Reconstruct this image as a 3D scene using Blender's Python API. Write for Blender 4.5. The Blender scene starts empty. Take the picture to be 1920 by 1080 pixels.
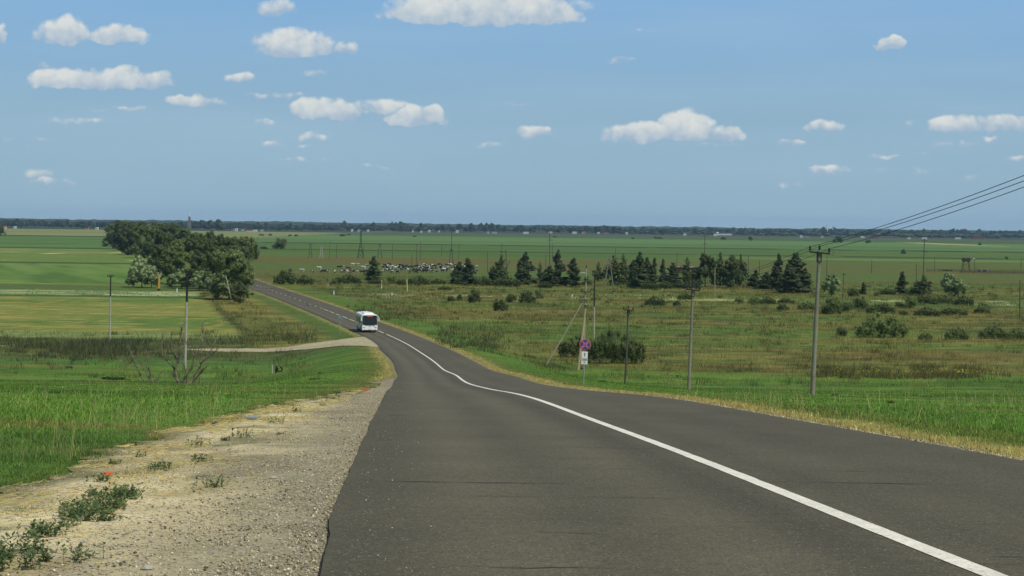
import bpy, bmesh, math, random
import numpy as np
from mathutils import Vector, Matrix

# ------------------------------------------------------------------ camera, sky, sun
SC = bpy.context.scene
COL = SC.collection
F = 3500.0; ROLL = 0.0125; YH = 422.0          # focal length in photo pixels, roll, horizon row
cam_d = bpy.data.cameras.new('camera'); cam = bpy.data.objects.new('camera', cam_d); COL.objects.link(cam)
cam_d.sensor_width = 36; cam_d.lens = F/1920*36; cam_d.shift_y = -(540-YH)/1920
cam_d.clip_start = 0.1; cam_d.clip_end = 60000
cam.matrix_world = Matrix.Rotation(-ROLL, 4, 'Y') @ Matrix.Rotation(math.pi/2, 4, 'X')
SC.camera = cam
SC.view_settings.view_transform = 'Standard'; SC.view_settings.look = 'None'
SC.view_settings.exposure = 0.0; SC.view_settings.gamma = 1.0
SC.cycles.max_bounces = 6; SC.cycles.diffuse_bounces = 2; SC.cycles.transmission_bounces = 2
SC.cycles.volume_bounces = 0; SC.cycles.transparent_max_bounces = 4; SC.cycles.glossy_bounces = 2

SUN_EL = math.radians(54); SUN_AZ = math.radians(48)      # azimuth: to the right of straight behind the camera
sun_dir = Vector((math.sin(SUN_AZ)*math.cos(SUN_EL), -math.cos(SUN_AZ)*math.cos(SUN_EL), math.sin(SUN_EL)))
sl = bpy.data.lights.new('sun', 'SUN'); sl.energy = 3.5; sl.angle = math.radians(0.5); sl.color = (1, .91, .74)
sun = bpy.data.objects.new('sun', sl); COL.objects.link(sun)
sun.rotation_euler = (-sun_dir).to_track_quat('-Z', 'Y').to_euler(); sun.location = (0, 0, 80)

W = bpy.data.worlds.new('World'); SC.world = W; W.use_nodes = True
W.cycles.sampling_method = 'MANUAL'; W.cycles.sample_map_resolution = 512
def world():
    nt = W.node_tree; N = nt.nodes; L = nt.links; N.clear()
    def nd(t, **k):
        n = N.new(t)
        for a, b in k.items(): setattr(n, a, b)
        return n
    def put(sock, v):
        if isinstance(v, (int, float, tuple)): sock.default_value = v
        else: L.new(v, sock)
    def M(op, a, b=0.0, c=0.0, clamp=False):
        n = nd('ShaderNodeMath', operation=op, use_clamp=clamp)
        put(n.inputs[0], a)
        if op not in ('ABSOLUTE', 'SQRT'): put(n.inputs[1], b)
        if op == 'MULTIPLY_ADD': put(n.inputs[2], c)
        return n.outputs[0]
    def mix(f, a, b):
        n = nd('ShaderNodeMix', data_type='RGBA'); put(n.inputs[0], f); put(n.inputs[6], a); put(n.inputs[7], b); return n.outputs[2]
    sky = nd('ShaderNodeTexSky', sky_type='NISHITA'); sky.sun_disc = False
    sky.sun_elevation = SUN_EL; sky.sun_rotation = math.pi - SUN_AZ
    sky.altitude = 100; sky.air_density = 1.0; sky.dust_density = 1.0; sky.ozone_density = 1.5
    tc = nd('ShaderNodeTexCoord'); sep = nd('ShaderNodeSeparateXYZ'); L.new(tc.outputs['Generated'], sep.inputs[0])
    x, y, z = sep.outputs
    yy = M('MAXIMUM', y, 0.05)
    k = F/100.0
    a0 = M('MULTIPLY', M('DIVIDE', x, yy), k); e0 = M('MULTIPLY', M('DIVIDE', z, yy), k)
    cmb = nd('ShaderNodeCombineXYZ'); L.new(a0, cmb.inputs[0]); L.new(e0, cmb.inputs[1])
    def noise(scale, detail, rough=.55, vec=None, off=0):
        n = nd('ShaderNodeTexNoise'); n.noise_dimensions = '2D'
        n.inputs['Scale'].default_value = scale; n.inputs['Detail'].default_value = detail; n.inputs['Roughness'].default_value = rough
        mp = nd('ShaderNodeVectorMath', operation='ADD'); L.new(vec or cmb.outputs[0], mp.inputs[0]); mp.inputs[1].default_value = (50+off, 20, 0)
        L.new(mp.outputs[0], n.inputs['Vector']); return n
    nw = noise(2.2, 2)
    sp = nd('ShaderNodeSeparateColor'); L.new(nw.outputs['Color'], sp.inputs[0])
    a = M('MULTIPLY_ADD', M('SUBTRACT', sp.outputs[0], .5), .5, a0)
    e = M('MULTIPLY_ADD', M('SUBTRACT', sp.outputs[1], .5), .22, e0)
    # lumps: azimuth px, base row px, half width, rise above, sag below, strength
    lumps = [(122,72,52,42,12,.95),(218,72,58,30,11,1.0),(150,158,95,34,9,1.05),(235,158,95,32,9,1.1),
      (800,32,85,45,12,1.1),(900,32,115,60,13,1.35),(1000,30,85,50,12,1.15),(1080,8,50,14,8,.4),
      (540,94,64,40,13,1.1),(600,92,40,30,10,.8),(650,94,34,16,8,.7),(362,191,62,13,7,.7),
      (612,212,72,30,11,1.0),(722,203,52,20,8,.75),(783,224,56,30,11,1.15),(1000,250,36,14,9,.85),
      (1200,254,70,28,11,.95),(1290,252,58,44,12,1.25),(1350,254,46,22,11,.8),(1545,238,44,13,8,.75),
      (1676,82,28,17,11,1.0),(1800,237,54,22,11,.85),(1885,234,62,25,12,1.0),(1552,318,34,11,7,.65),
      (1165,113,34,9,6,.45),(452,147,36,10,7,.5),(520,180,64,8,6,.42),(522,14,36,16,13,.5),(495,232,24,8,6,.4),
      (586,257,26,9,6,.5),(592,275,34,7,5,.34),(510,273,28,9,7,.34),(55,275,18,5,4,.4),(80,328,50,10,8,.22),
      (912,275,34,8,6,.26),(1485,266,40,6,6,.36),(1708,233,20,9,7,.36),(1805,271,24,10,6,.42),(1728,290,24,6,5,.36),
      (1665,293,28,6,5,.34),(1900,297,24,9,6,.45),(1860,261,18,7,6,.36),(2,70,16,28,14,.8),(82,122,17,7,6,.36),(598,135,26,7,6,.26),
      (1475,348,24,9,7,.24),(140,228,70,9,8,.30),(60,262,60,8,7,.28),(240,205,60,6,6,.28),(1030,330,40,6,5,.24),(1780,272,40,8,7,.30),(1700,320,60,7,6,.26),(1840,335,50,8,6,.26),(1330,272,50,7,6,.3),(940,195,40,5,5,.26),(100,340,60,8,6,.28),(560,300,60,6,5,.24),(1215,62,30,6,5,.26),(700,314,40,4,4,.24)]
    tot = gt = None
    for cx, cy, rx, ru, rd, s in lumps:
        dx = cx-960; dy = cy-YH
        ax = (dx+ROLL*dy)/100; ey = -(dy-ROLL*dx)/100
        rx *= 1.12/100; ru *= 1.1/100; rd *= 1.35/100; s = s*1.12+(.05 if s > .6 else -.03)
        qx = M('MULTIPLY_ADD', a, 1/rx, -ax/rx)
        qu = M('MULTIPLY_ADD', e, 1/ru, -ey/ru); qd = M('MULTIPLY_ADD', e, -1/rd, ey/rd)
        qy = M('MAXIMUM', qu, qd)
        q2 = M('MULTIPLY_ADD', qy, qy, M('MULTIPLY', qx, qx))
        f = M('MULTIPLY_ADD', q2, -s, s)
        # the part of the lump lying well above its base is the bright part
        if tot is None: tot = f; gt = qu
        else:
            gt = M('MULTIPLY_ADD', M('GREATER_THAN', f, tot), M('SUBTRACT', qu, gt), gt); tot = M('MAXIMUM', tot, f)
    nf = noise(4.2, 7, .52, off=7).outputs[0]
    nf2 = noise(1.7, 4, .5, off=13).outputs[0]
    d = M('ADD', M('MULTIPLY_ADD', M('SUBTRACT', nf2.outputs[0] if hasattr(nf2, 'outputs') else nf2, .5), 1.0, tot), M('MULTIPLY', M('SUBTRACT', nf, .5), .95))
    al = nd('ShaderNodeMapRange'); al.interpolation_type = 'SMOOTHSTEP'; L.new(d, al.inputs[0])
    al.inputs[1].default_value = .02; al.inputs[2].default_value = .72
    front = M('GREATER_THAN', y, .06)
    gate = nd('ShaderNodeMapRange'); gate.interpolation_type = 'SMOOTHSTEP'; L.new(tot, gate.inputs[0]); gate.inputs[1].default_value = -.15; gate.inputs[2].default_value = .3
    alpha = M('MULTIPLY', M('MULTIPLY', al.outputs[0], gate.outputs[0]), M('MULTIPLY', front, .93))
    sh = M('MULTIPLY_ADD', M('SUBTRACT', nf, .5), 1.1, M('MULTIPLY_ADD', gt, .95, M('MULTIPLY_ADD', nf2, .9, -.12)), clamp=True)
    ccol = mix(sh, (.38, .49, .61, 1), (.72, .745, .72, 1))
    # thin high streaks of veil
    mp = nd('ShaderNodeMapping'); L.new(cmb.outputs[0], mp.inputs[0]); mp.inputs['Scale'].default_value = (.12, 1.0, 1)
    veil = noise(.9, 4, .5, vec=mp.outputs[0], off=3).outputs[0]
    vm = nd('ShaderNodeMapRange'); L.new(veil, vm.inputs[0]); vm.inputs[1].default_value = .42; vm.inputs[2].default_value = .8; vm.inputs[4].default_value = .24
    skyc = nd('ShaderNodeVectorMath', operation='MULTIPLY'); L.new(sky.outputs[0], skyc.inputs[0]); skyc.inputs[1].default_value = SKYT
    hz = nd('ShaderNodeValToRGB'); L.new(M('MULTIPLY', z, 6.0, clamp=True), hz.inputs[0]); el = hz.color_ramp.elements
    el[0].position = 0; el[0].color = (*SK0, 1); el[1].position = 1; el[1].color = (*SK2, 1); q = el.new(.35); q.color = (*SK1, 1)
    hs_ = nd('ShaderNodeVectorMath', operation='SCALE'); L.new(hz.outputs[0], hs_.inputs[0]); hs_.inputs['Scale'].default_value = 1/SKYS
    hf = nd('ShaderNodeMapRange'); hf.interpolation_type = 'SMOOTHSTEP'; L.new(z, hf.inputs[0]); hf.inputs[1].default_value = .12; hf.inputs[2].default_value = .35; hf.inputs[3].default_value = .85; hf.inputs[4].default_value = 0
    skym = mix(hf.outputs[0], skyc.outputs[0], hs_.outputs[0])
    base = mix(M('MULTIPLY', vm.outputs[0], front), skym, tuple(c/SKYS for c in (.42, .58, .72))+(1,))
    cs = nd('ShaderNodeVectorMath', operation='SCALE'); L.new(ccol, cs.inputs[0]); cs.inputs['Scale'].default_value = 1/SKYS
    fin = mix(alpha, base, cs.outputs[0])
    bg = nd('ShaderNodeBackground'); L.new(fin, bg.inputs[0]); bg.inputs[1].default_value = SKYS
    out = nd('ShaderNodeOutputWorld'); L.new(bg.outputs[0], out.inputs[0])
SKYS = 0.10; SKYT = (.78, .93, 1.02)
SK0 = (.31, .48, .62); SK1 = (.27, .44, .60); SK2 = (.18, .415, .77)
world()

# ------------------------------------------------------------------ numbers and noise
rng = np.random.default_rng(7); random.seed(7)
def lin(r, g, b):
    f = lambda c: ((c/255+.055)/1.055)**2.4 if c > 10 else c/255/12.92
    return np.array([f(r), f(g), f(b)])
def vnoise(x, y, seed=0):
    x = np.asarray(x, float)+seed*17.31; y = np.asarray(y, float)+seed*9.77
    xi = np.floor(x).astype(np.int64); yi = np.floor(y).astype(np.int64); fx = x-xi; fy = y-yi
    fx = fx*fx*(3-2*fx); fy = fy*fy*(3-2*fy)
    def h(a, b):
        n = (a*374761393+b*668265263+seed*974634777) & 0x7fffffff
        n = ((n ^ (n >> 13))*1274126177) & 0x7fffffff
        return ((n ^ (n >> 16)) & 0xffff)/65535.0
    return (h(xi, yi)*(1-fx)+h(xi+1, yi)*fx)*(1-fy)+(h(xi, yi+1)*(1-fx)+h(xi+1, yi+1)*fx)*fy
def fbm(x, y, o=4, seed=0):
    s = 0; a = .5; t = 0
    for i in range(o): s = s+a*vnoise(x*2**i, y*2**i, seed+i*3); t += a; a *= .55
    return s/t
def sst(a, b, x):
    t = np.clip((x-a)/(b-a), 0, 1); return t*t*(3-2*t)

# ------------------------------------------------------------------ the road's course and the hill
KN = [(6,3.58,-1.87),(14,2.96,-2.32),(25,2.31,-3.02),(38,1.56,-3.90),(50,.89,-4.71),(62,.17,-5.59),(75,-.55,-6.65),(90,-1.35,-7.84),
 (105,-2.26,-8.97),(120,-3.07,-10.0),(140,-4.10,-11.29),(165,-5.78,-12.92),(195,-7.98,-14.36),(225,-11.2,-15.26),(260,-14.6,-16.66),
 (300,-20.39,-17.62),(350,-30.59,-17.93),(420,-46.23,-17.97),(520,-69.95,-18.0),(650,-99.91,-18.0)]
def cspline(k, v, x):
    n = len(k); h = np.diff(k); A = np.zeros((n, n)); b = np.zeros(n); A[0, 0] = A[-1, -1] = 1
    for i in range(1, n-1):
        A[i, i-1] = h[i-1]; A[i, i] = 2*(h[i-1]+h[i]); A[i, i+1] = h[i]; b[i] = 6*((v[i+1]-v[i])/h[i]-(v[i]-v[i-1])/h[i-1])
    m = np.linalg.solve(A, b); j = np.clip(np.searchsorted(k, x)-1, 0, n-2); H = h[j]
    return (m[j]*(k[j+1]-x)**3+m[j+1]*(x-k[j])**3)/(6*H)+(v[j]/H-m[j]*H/6)*(k[j+1]-x)+(v[j+1]/H-m[j+1]*H/6)*(x-k[j])
KY, KX, KZ = [np.array(c, float) for c in zip(*KN)]
SY = np.arange(6, 650.5, .5); SX = cspline(KY, KX, SY); SZ = cspline(KY, KZ, SY)
SZ = np.where(SY > 330, np.maximum(SZ, -18.0)*0+np.interp(SY, [330, 420, 651], [SZ[SY == 330][0], -18, -18]), SZ)
SZ = np.convolve(np.pad(SZ, 12, mode='reflect', reflect_type='odd'), np.ones(25)/25, 'valid')
SY = np.r_[-80, SY, 1500]; SX = np.r_[3.58+86*.077, SX, -99.91-850*.232]; SZ = np.r_[-1.87+86*.0575, SZ, -18.0]
HW = 4.3
def roadX(Y): return np.interp(Y, SY, SX)
def roadZ(Y): return np.interp(Y, SY, SZ)
def sideZ(Y):
    v = np.interp(Y, [55, 115, 161, 205], [316.5, 314, 308, 298])
    z = -v*Y/3500
    z = np.where(Y < 55, roadZ(Y), z); z = np.where(Y > 195, np.interp(Y, [195, 205, 215, 235], [-16.70, -17.4, -17.85, -18]), z)
    return np.maximum(z, -18.0)
ZSH = -0.045
def H(X, Y):
    X = np.asarray(X, float); Y = np.asarray(Y, float)
    off = np.abs(X-roadX(Y))-HW
    dist = np.clip(off, 0, None)
    t = sst(2.0, 16.0, dist)
    z = roadZ(Y)*(1-t)+sideZ(Y)*t
    z = np.where(Y > 330, -18.0*sst(-1, 3, off)+z*(1-sst(-1, 3, off)), z)
    und = (fbm(X/9, Y/9, 4, 5)-.5)*.35*sst(2, 10, dist)+(fbm(X/1.3, Y/1.3, 3, 11)-.5)*.06*sst(.3, 2, dist)
    und = und*(1-sst(260, 420, Y))
    far = sst(5200, 9000, Y)*(6+7*sst(500, -2500, X)*sst(.2, .8, fbm(X/900, Y/1500, 2, 3)))
    return z+ZSH-.10*sst(.0, -.6, off)-.04*sst(.5, 4, dist)*sst(150, 60, Y)+und+far
def uv(px, py):
    dx = px-960; dy = py-YH; return (dx+ROLL*dy)/F, (dy-ROLL*dx)/F
YY = np.exp(np.linspace(math.log(5), math.log(11000), 6000))
def gp(px, py):
    u, v = uv(px, py); f = H(u*YY, YY)+v*YY
    k = np.nonzero(f > 0)[0]
    k = k[0] if len(k) else len(YY)-1
    k = max(k, 1); t = f[k-1]/(f[k-1]-f[k]) if f[k] != f[k-1] else 0
    y = YY[k-1]+(YY[k]-YY[k-1])*np.clip(t, 0, 1)
    return Vector((u*y, y, float(H(u*y, y))))
def gpy(px, py, Y):                            # a point on the land at a known distance
    u, v = uv(px, py); return Vector((u*Y, Y, float(H(u*Y, Y))))
def span(p, px0, py0, px1, py1):          # metres at the distance of p
    return math.hypot(px1-px0, py1-py0)*p.y/F

# ------------------------------------------------------------------ helpers
def setp(o, label=None, cat=None, group=None, kind=None):
    if label: o['label'] = label
    if cat: o['category'] = cat
    if group: o['group'] = group
    if kind: o['kind'] = kind
    return o
def link(name, me, m=None, parent=None):
    o = bpy.data.objects.new(name, me); COL.objects.link(o)
    if m is not None and not me.materials: me.materials.append(m)
    if parent: o.parent = parent
    return o
def empty(name, loc, rz=0):
    o = bpy.data.objects.new(name, None); COL.objects.link(o); o.location = loc; o.rotation_euler = (0, 0, rz); o.empty_display_size = .2; return o
def copytree(o, par=None):
    c = o.copy(); COL.objects.link(c)
    if par: c.parent = par
    for ch in list(o.children): copytree(ch, c)
    return c
def npmesh(name, V, Fs, col=None, smooth=False, mat_idx=None):
    """V (n,3); Fs list of (m,k) int arrays"""
    me = bpy.data.meshes.new(name); V = np.asarray(V, np.float32)
    me.vertices.add(len(V)); me.vertices.foreach_set('co', V.ravel())
    nl = sum(f.size for f in Fs); npoly = sum(len(f) for f in Fs)
    me.loops.add(nl); me.polygons.add(npoly)
    me.loops.foreach_set('vertex_index', np.concatenate([f.ravel() for f in Fs]).astype(np.int32))
    tot = np.concatenate([np.full(len(f), f.shape[1]) for f in Fs]); st = np.r_[0, np.cumsum(tot)[:-1]]
    me.polygons.foreach_set('loop_start', st.astype(np.int32))
    if smooth: me.polygons.foreach_set('use_smooth', np.ones(npoly, bool))
    me.update(calc_edges=True)
    if col is not None:
        at = me.color_attributes.new('Col', 'FLOAT_COLOR', 'POINT')
        c = np.ones((len(V), 4), np.float32); c[:, :3] = col; at.data.foreach_set('color', c.ravel())
    return me
class MB:
    """collects simple solids in one mesh"""
    def __init__(s): s.b = bmesh.new()
    def box(s, c, d, rot=None, bev=0, taper=1.0):
        r = bmesh.ops.create_cube(s.b, size=1); vs = r['verts']
        for v in vs:
            t = taper if v.co.z > 0 else 1
            v.co = Vector((v.co.x*d[0]*t, v.co.y*d[1]*t, v.co.z*d[2]))
        if bev:
            es = list({e for v in vs for e in v.link_edges})
            rr = bmesh.ops.bevel(s.b, geom=es, offset=bev, segments=2, affect='EDGES', profile=.6)
            vs = list({v for f in rr['faces'] for v in f.verts} | {v for v in vs if v.is_valid})
        m = Matrix.Translation(Vector(c)) @ (rot.to_4x4() if rot else Matrix.Identity(4))
        bmesh.ops.transform(s.b, matrix=m, verts=vs); return s
    def cyl(s, p, q, r0, r1=None, n=10):
        p = Vector(p); q = Vector(q); r1 = r0 if r1 is None else r1; d = q-p
        m = Matrix.Translation((p+q)/2) @ d.to_track_quat('Z', 'Y').to_matrix().to_4x4()
        bmesh.ops.create_cone(s.b, cap_ends=True, cap_tris=False, segments=n, radius1=r0, radius2=max(r1, 1e-4), depth=d.length, matrix=m); return s
    def tube(s, pts, rad, n=5):
        pts = [Vector(p) for p in pts]; rings = []
        for i, p in enumerate(pts):
            d = (pts[min(i+1, len(pts)-1)]-pts[max(i-1, 0)]).normalized()
            a = d.orthogonal().normalized(); b = d.cross(a)
            if rings:
                pa = (rings[-1][0].co-pts[i-1]); pa -= d*pa.dot(d)
                if pa.length > 1e-6: a = pa.normalized(); b = d.cross(a)
            r = rad[i] if isinstance(rad, (list, tuple)) else rad
            rings.append([s.b.verts.new(p+(a*math.cos(2*math.pi*k/n)+b*math.sin(2*math.pi*k/n))*r) for k in range(n)])
        for A, B in zip(rings, rings[1:]):
            for k in range(n): s.b.faces.new((A[k], A[(k+1) % n], B[(k+1) % n], B[k]))
        s.b.faces.new(rings[0][::-1]); s.b.faces.new(rings[-1]); return s
    def lathe(s, prof, c=(0, 0, 0), n=12, axis=None):
        m = Matrix.Translation(Vector(c)) @ (axis.to_4x4() if axis else Matrix.Identity(4)); R = []
        for r, z in prof: R.append([s.b.verts.new(m @ Vector((r*math.cos(2*math.pi*k/n), r*math.sin(2*math.pi*k/n), z))) for k in range(n)])
        for A, B in zip(R, R[1:]):
            for k in range(n): s.b.faces.new((A[k], A[(k+1) % n], B[(k+1) % n], B[k]))
        s.b.faces.new(R[0][::-1]); s.b.faces.new(R[-1]); return s
    def poly(s, pts, th, m=None):
        """flat outline in x,z given thickness th along y"""
        m = m or Matrix.Identity(4)
        A = [s.b.verts.new(m @ Vector((x, 0, z))) for x, z in pts]; B = [s.b.verts.new(m @ Vector((x, th, z))) for x, z in pts]
        n = len(pts); s.b.faces.new(A); s.b.faces.new(B[::-1])
        for k in range(n): s.b.faces.new((A[k], B[k], B[(k+1) % n], A[(k+1) % n]))
        return s
    def build(s, name, m, parent=None, smooth=False):
        bmesh.ops.recalc_face_normals(s.b, faces=s.b.faces)
        me = bpy.data.meshes.new(name); s.b.to_mesh(me); s.b.free()
        if smooth:
            for p in me.polygons: p.use_smooth = True
        return link(name, me, m, parent)
ORD = ['first','second','third','fourth','fifth','sixth','seventh','eighth','ninth','tenth','eleventh','twelfth','thirteenth','fourteenth','fifteenth','sixteenth','seventeenth','eighteenth','nineteenth','twentieth']
def ordn(i):
    if i < 20: return ORD[i]
    t = (i+1)//10; o = (i+1) % 10; T = ['', '', 'twenty', 'thirty', 'forty', 'fifty']
    return (T[t]+'-'+ORD[o-1]) if o else {2:'twentieth',3:'thirtieth',4:'fortieth',5:'fiftieth'}[t]

# ------------------------------------------------------------------ materials
def mat(name, base=(.5, .5, .5), rough=.8, noise=None, bump=None, attr=False, obrand=0, spec=.3, metal=0, trans=0, coord='Object', emit=None, patches=None, gain=1.0, speck=None):
    """noise: list of (scale, lo, hi, detail) multiplied into the colour; bump: (scale, strength, distance)"""
    m = bpy.data.materials.new(name); m.use_nodes = True; nt = m.node_tree; N = nt.nodes; L = nt.links; N.clear()
    out = N.new('ShaderNodeOutputMaterial'); b = N.new('ShaderNodeBsdfPrincipled'); L.new(b.outputs[0], out.inputs[0])
    b.inputs['Roughness'].default_value = rough; b.inputs['Specular IOR Level'].default_value = spec; b.inputs['Metallic'].default_value = metal
    tc = N.new('ShaderNodeTexCoord')
    if attr:
        a = N.new('ShaderNodeVertexColor'); a.layer_name = 'Col'; c = a.outputs[0]
    else:
        a = N.new('ShaderNodeRGB'); a.outputs[0].default_value = (*base, 1); c = a.outputs[0]
    def mul(c, v):
        q = N.new('ShaderNodeVectorMath'); q.operation = 'SCALE'; L.new(c, q.inputs[0]); L.new(v, q.inputs['Scale']); return q.outputs[0]
    if gain != 1:
        q = N.new('ShaderNodeVectorMath'); q.operation = 'SCALE'; L.new(c, q.inputs[0]); q.inputs['Scale'].default_value = gain; c = q.outputs[0]
    for n_ in noise or []:
        sc, lo, hi, det = n_[:4]
        t = N.new('ShaderNodeTexNoise'); t.inputs['Detail'].default_value = det; t.inputs['Scale'].default_value = sc
        if len(n_) > 4:
            mp = N.new('ShaderNodeMapping'); mp.inputs['Scale'].default_value = n_[4]; L.new(tc.outputs[coord], mp.inputs[0]); L.new(mp.outputs[0], t.inputs['Vector'])
        else: L.new(tc.outputs[coord], t.inputs['Vector'])
        r = N.new('ShaderNodeMapRange'); r.inputs[1].default_value = .3; r.inputs[2].default_value = .7; r.inputs[3].default_value = lo; r.inputs[4].default_value = hi
        L.new(t.outputs[0], r.inputs[0]); c = mul(c, r.outputs[0])
    if speck:                                  # (scale, threshold, colour): small stones of another colour
        for sc, th, cc in speck:
            t = N.new('ShaderNodeTexVoronoi'); t.inputs['Scale'].default_value = sc; L.new(tc.outputs[coord], t.inputs['Vector'])
            s_ = N.new('ShaderNodeSeparateColor'); L.new(t.outputs['Color'], s_.inputs[0])
            g = N.new('ShaderNodeMath'); g.operation = 'GREATER_THAN'; L.new(s_.outputs[0], g.inputs[0]); g.inputs[1].default_value = th
            mx = N.new('ShaderNodeMix'); mx.data_type = 'RGBA'; L.new(g.outputs[0], mx.inputs[0]); L.new(c, mx.inputs[6]); mx.inputs[7].default_value = (*cc, 1); c = mx.outputs[2]
    if patches:                                # (scale, threshold, colour)
        sc, th, cc = patches
        oi = N.new('ShaderNodeObjectInfo'); t = N.new('ShaderNodeTexNoise'); t.noise_dimensions = '4D'; t.inputs['Scale'].default_value = sc; t.inputs['Detail'].default_value = 1
        L.new(tc.outputs['Object'], t.inputs['Vector']); q = N.new('ShaderNodeMath'); q.operation = 'MULTIPLY'; L.new(oi.outputs['Random'], q.inputs[0]); q.inputs[1].default_value = 50
        L.new(q.outputs[0], t.inputs['W'])
        q2 = N.new('ShaderNodeMath'); q2.operation = 'MULTIPLY_ADD'; L.new(oi.outputs['Random'], q2.inputs[0]); q2.inputs[1].default_value = .22; q2.inputs[2].default_value = th-.11
        g = N.new('ShaderNodeMath'); g.operation = 'GREATER_THAN'; L.new(t.outputs[0], g.inputs[0]); L.new(q2.outputs[0], g.inputs[1])
        mx = N.new('ShaderNodeMix'); mx.data_type = 'RGBA'; L.new(g.outputs[0], mx.inputs[0]); L.new(c, mx.inputs[6]); mx.inputs[7].default_value = (*cc, 1); c = mx.outputs[2]
    if obrand:
        oi = N.new('ShaderNodeObjectInfo'); r = N.new('ShaderNodeMapRange'); r.inputs[3].default_value = 1-obrand; r.inputs[4].default_value = 1+obrand
        L.new(oi.outputs['Random'], r.inputs[0]); c = mul(c, r.outputs[0])
    L.new(c, b.inputs['Base Color'])
    if bump:
        t = N.new('ShaderNodeTexNoise'); t.inputs['Scale'].default_value = bump[0]; t.inputs['Detail'].default_value = 4; L.new(tc.outputs[coord], t.inputs['Vector'])
        bp = N.new('ShaderNodeBump'); bp.inputs['Strength'].default_value = bump[1]; bp.inputs['Distance'].default_value = bump[2]; L.new(t.outputs[0], bp.inputs['Height']); L.new(bp.outputs[0], b.inputs['Normal'])
    if trans:
        tr = N.new('ShaderNodeBsdfTranslucent'); L.new(c, tr.inputs[0]); mx = N.new('ShaderNodeMixShader'); mx.inputs[0].default_value = trans
        L.new(b.outputs[0], mx.inputs[1]); L.new(tr.outputs[0], mx.inputs[2]); L.new(mx.outputs[0], out.inputs[0])
    if emit:
        b.inputs['Emission Color'].default_value = (*emit[0], 1); b.inputs['Emission Strength'].default_value = emit[1]
    return m
M_ = {}
M_['ground'] = mat('ground', attr=True, rough=.95, spec=.1, noise=[(.35, .88, 1.12, 3), (.45, .8, 1.2, 5, (.35, 1, 1)), (3.5, .82, 1.18, 5), (30, .85, 1.15, 3)], bump=(4, .5, .15))
M_['shoulder'] = mat('shoulder', attr=True, rough=.95, spec=.1, noise=[(1.2, .88, 1.12, 3), (14, .85, 1.15, 6), (90, .8, 1.2, 4)], bump=(35, .7, .02),
    speck=[(38, .93, (.10, .095, .08)), (46, .955, (.42, .40, .34)), (70, .95, (.07, .065, .055))])
M_['asphalt'] = mat('asphalt', attr=True, rough=.88, spec=.22, noise=[(.5, .93, 1.07, 4), (6, .95, 1.05, 3), (14, .9, 1.1, 3), (45, .68, 1.32, 3), (110, .6, 1.4, 2)], bump=(120, .5, .006),
    speck=[(75, .985, (.24, .24, .21)), (60, .975, (.045, .045, .042))])
M_['paint'] = mat('road_paint', (.86, .83, .68), .7, noise=[(1.5, .9, 1.04, 4), (9, .86, 1.05, 5), (40, .8, 1.08, 3)], speck=[(60, .97, (.4, .38, .32))])
M_['tar'] = mat('tar', (.052, .05, .042), .85)
M_['blade'] = mat('grass_blade', attr=True, rough=.7, spec=.25, trans=.35)
M_['leafy'] = mat('leaf_dark', attr=True, rough=.6, spec=.25, trans=.15, obrand=.18)
M_['farleaf'] = mat('leaf_far', attr=True, rough=.9, spec=.1, obrand=.25)
M_['bark'] = mat('bark', (.10, .085, .065), .9, noise=[(6, .7, 1.3, 4)], bump=(10, .6, .03))
M_['birch'] = mat('pale_bark', (.5, .48, .42), .8, noise=[(5, .6, 1.2, 3)])
M_['deadwood'] = mat('dead_wood', (.125, .105, .07), .9, noise=[(2.3, .5, 2.3, 3)])
M_['concrete'] = mat('pole_concrete', (.23, .215, .155), .9, noise=[(1.2, .8, 1.2, 3), (9, .85, 1.15, 4, (1, 1, .15))], bump=(30, .4, .01))
M_['palepole'] = mat('pale_pole', (.36, .35, .29), .9, noise=[(2, .85, 1.15, 3)])
M_['midpole'] = mat('weathered_pole', (.29, .275, .2), .9, noise=[(2, .85, 1.15, 3)])
M_['greypole'] = mat('grey_pole', (.19, .18, .14), .9)
M_['wood'] = mat('pole_wood', (.085, .075, .06), .9, noise=[(8, .7, 1.3, 4, (1, 1, .1))])
M_['yellowwood'] = mat('new_wood', (.33, .28, .15), .85, noise=[(8, .8, 1.2, 4, (1, 1, .1))])
M_['metal'] = mat('dark_steel', (.035, .033, .03), .6, metal=.2)
M_['zinc'] = mat('zinc_post', (.33, .36, .36), .45, metal=.35)
M_['glassins'] = mat('insulator', (.012, .014, .012), .25, spec=.6)
M_['pale_ins'] = mat('insulator_pale', (.6, .62, .6), .3, spec=.6)
M_['wire'] = mat('wire', (.05, .055, .04), .6)
M_['white'] = mat('white_paint', (.8, .8, .78), .35, spec=.5)
M_['buswhite'] = mat('bus_paint', (.84, .83, .78), .28, spec=.6, noise=[(1.5, .96, 1.0, 3)])
M_['glass'] = mat('dark_glass', (.020, .024, .018), .12, spec=.3)
M_['black'] = mat('black_trim', (.015, .015, .015), .6)
M_['rubber'] = mat('rubber', (.018, .018, .018), .9)
M_['lens'] = mat('lamp_lens', (.25, .27, .28), .15, spec=.8)
M_['red'] = mat('sign_red', (.45, .025, .035), .5, spec=.4)
M_['blue'] = mat('sign_blue', (.05, .07, .32), .5, spec=.4)
M_['signback'] = mat('sign_back', (.22, .30, .30), .55, metal=.3)
M_['yellow'] = mat('marker_yellow', (.62, .30, .03), .6)
M_['paleyellow'] = mat('marker_pale_yellow', (.62, .55, .22), .6)
M_['cow'] = mat('cow_hide', (.015, .014, .013), .8, patches=(1.3, .575, (.56, .54, .47)))
M_['cowbrown'] = mat('cow_brown', (.09, .03, .02), .8)
M_['cowwhite'] = mat('cow_white', (.66, .64, .58), .8)
M_['wallw'] = mat('house_white', (.62, .62, .6), .8)
M_['wallt'] = mat('house_tan', (.36, .30, .24), .8)
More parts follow.
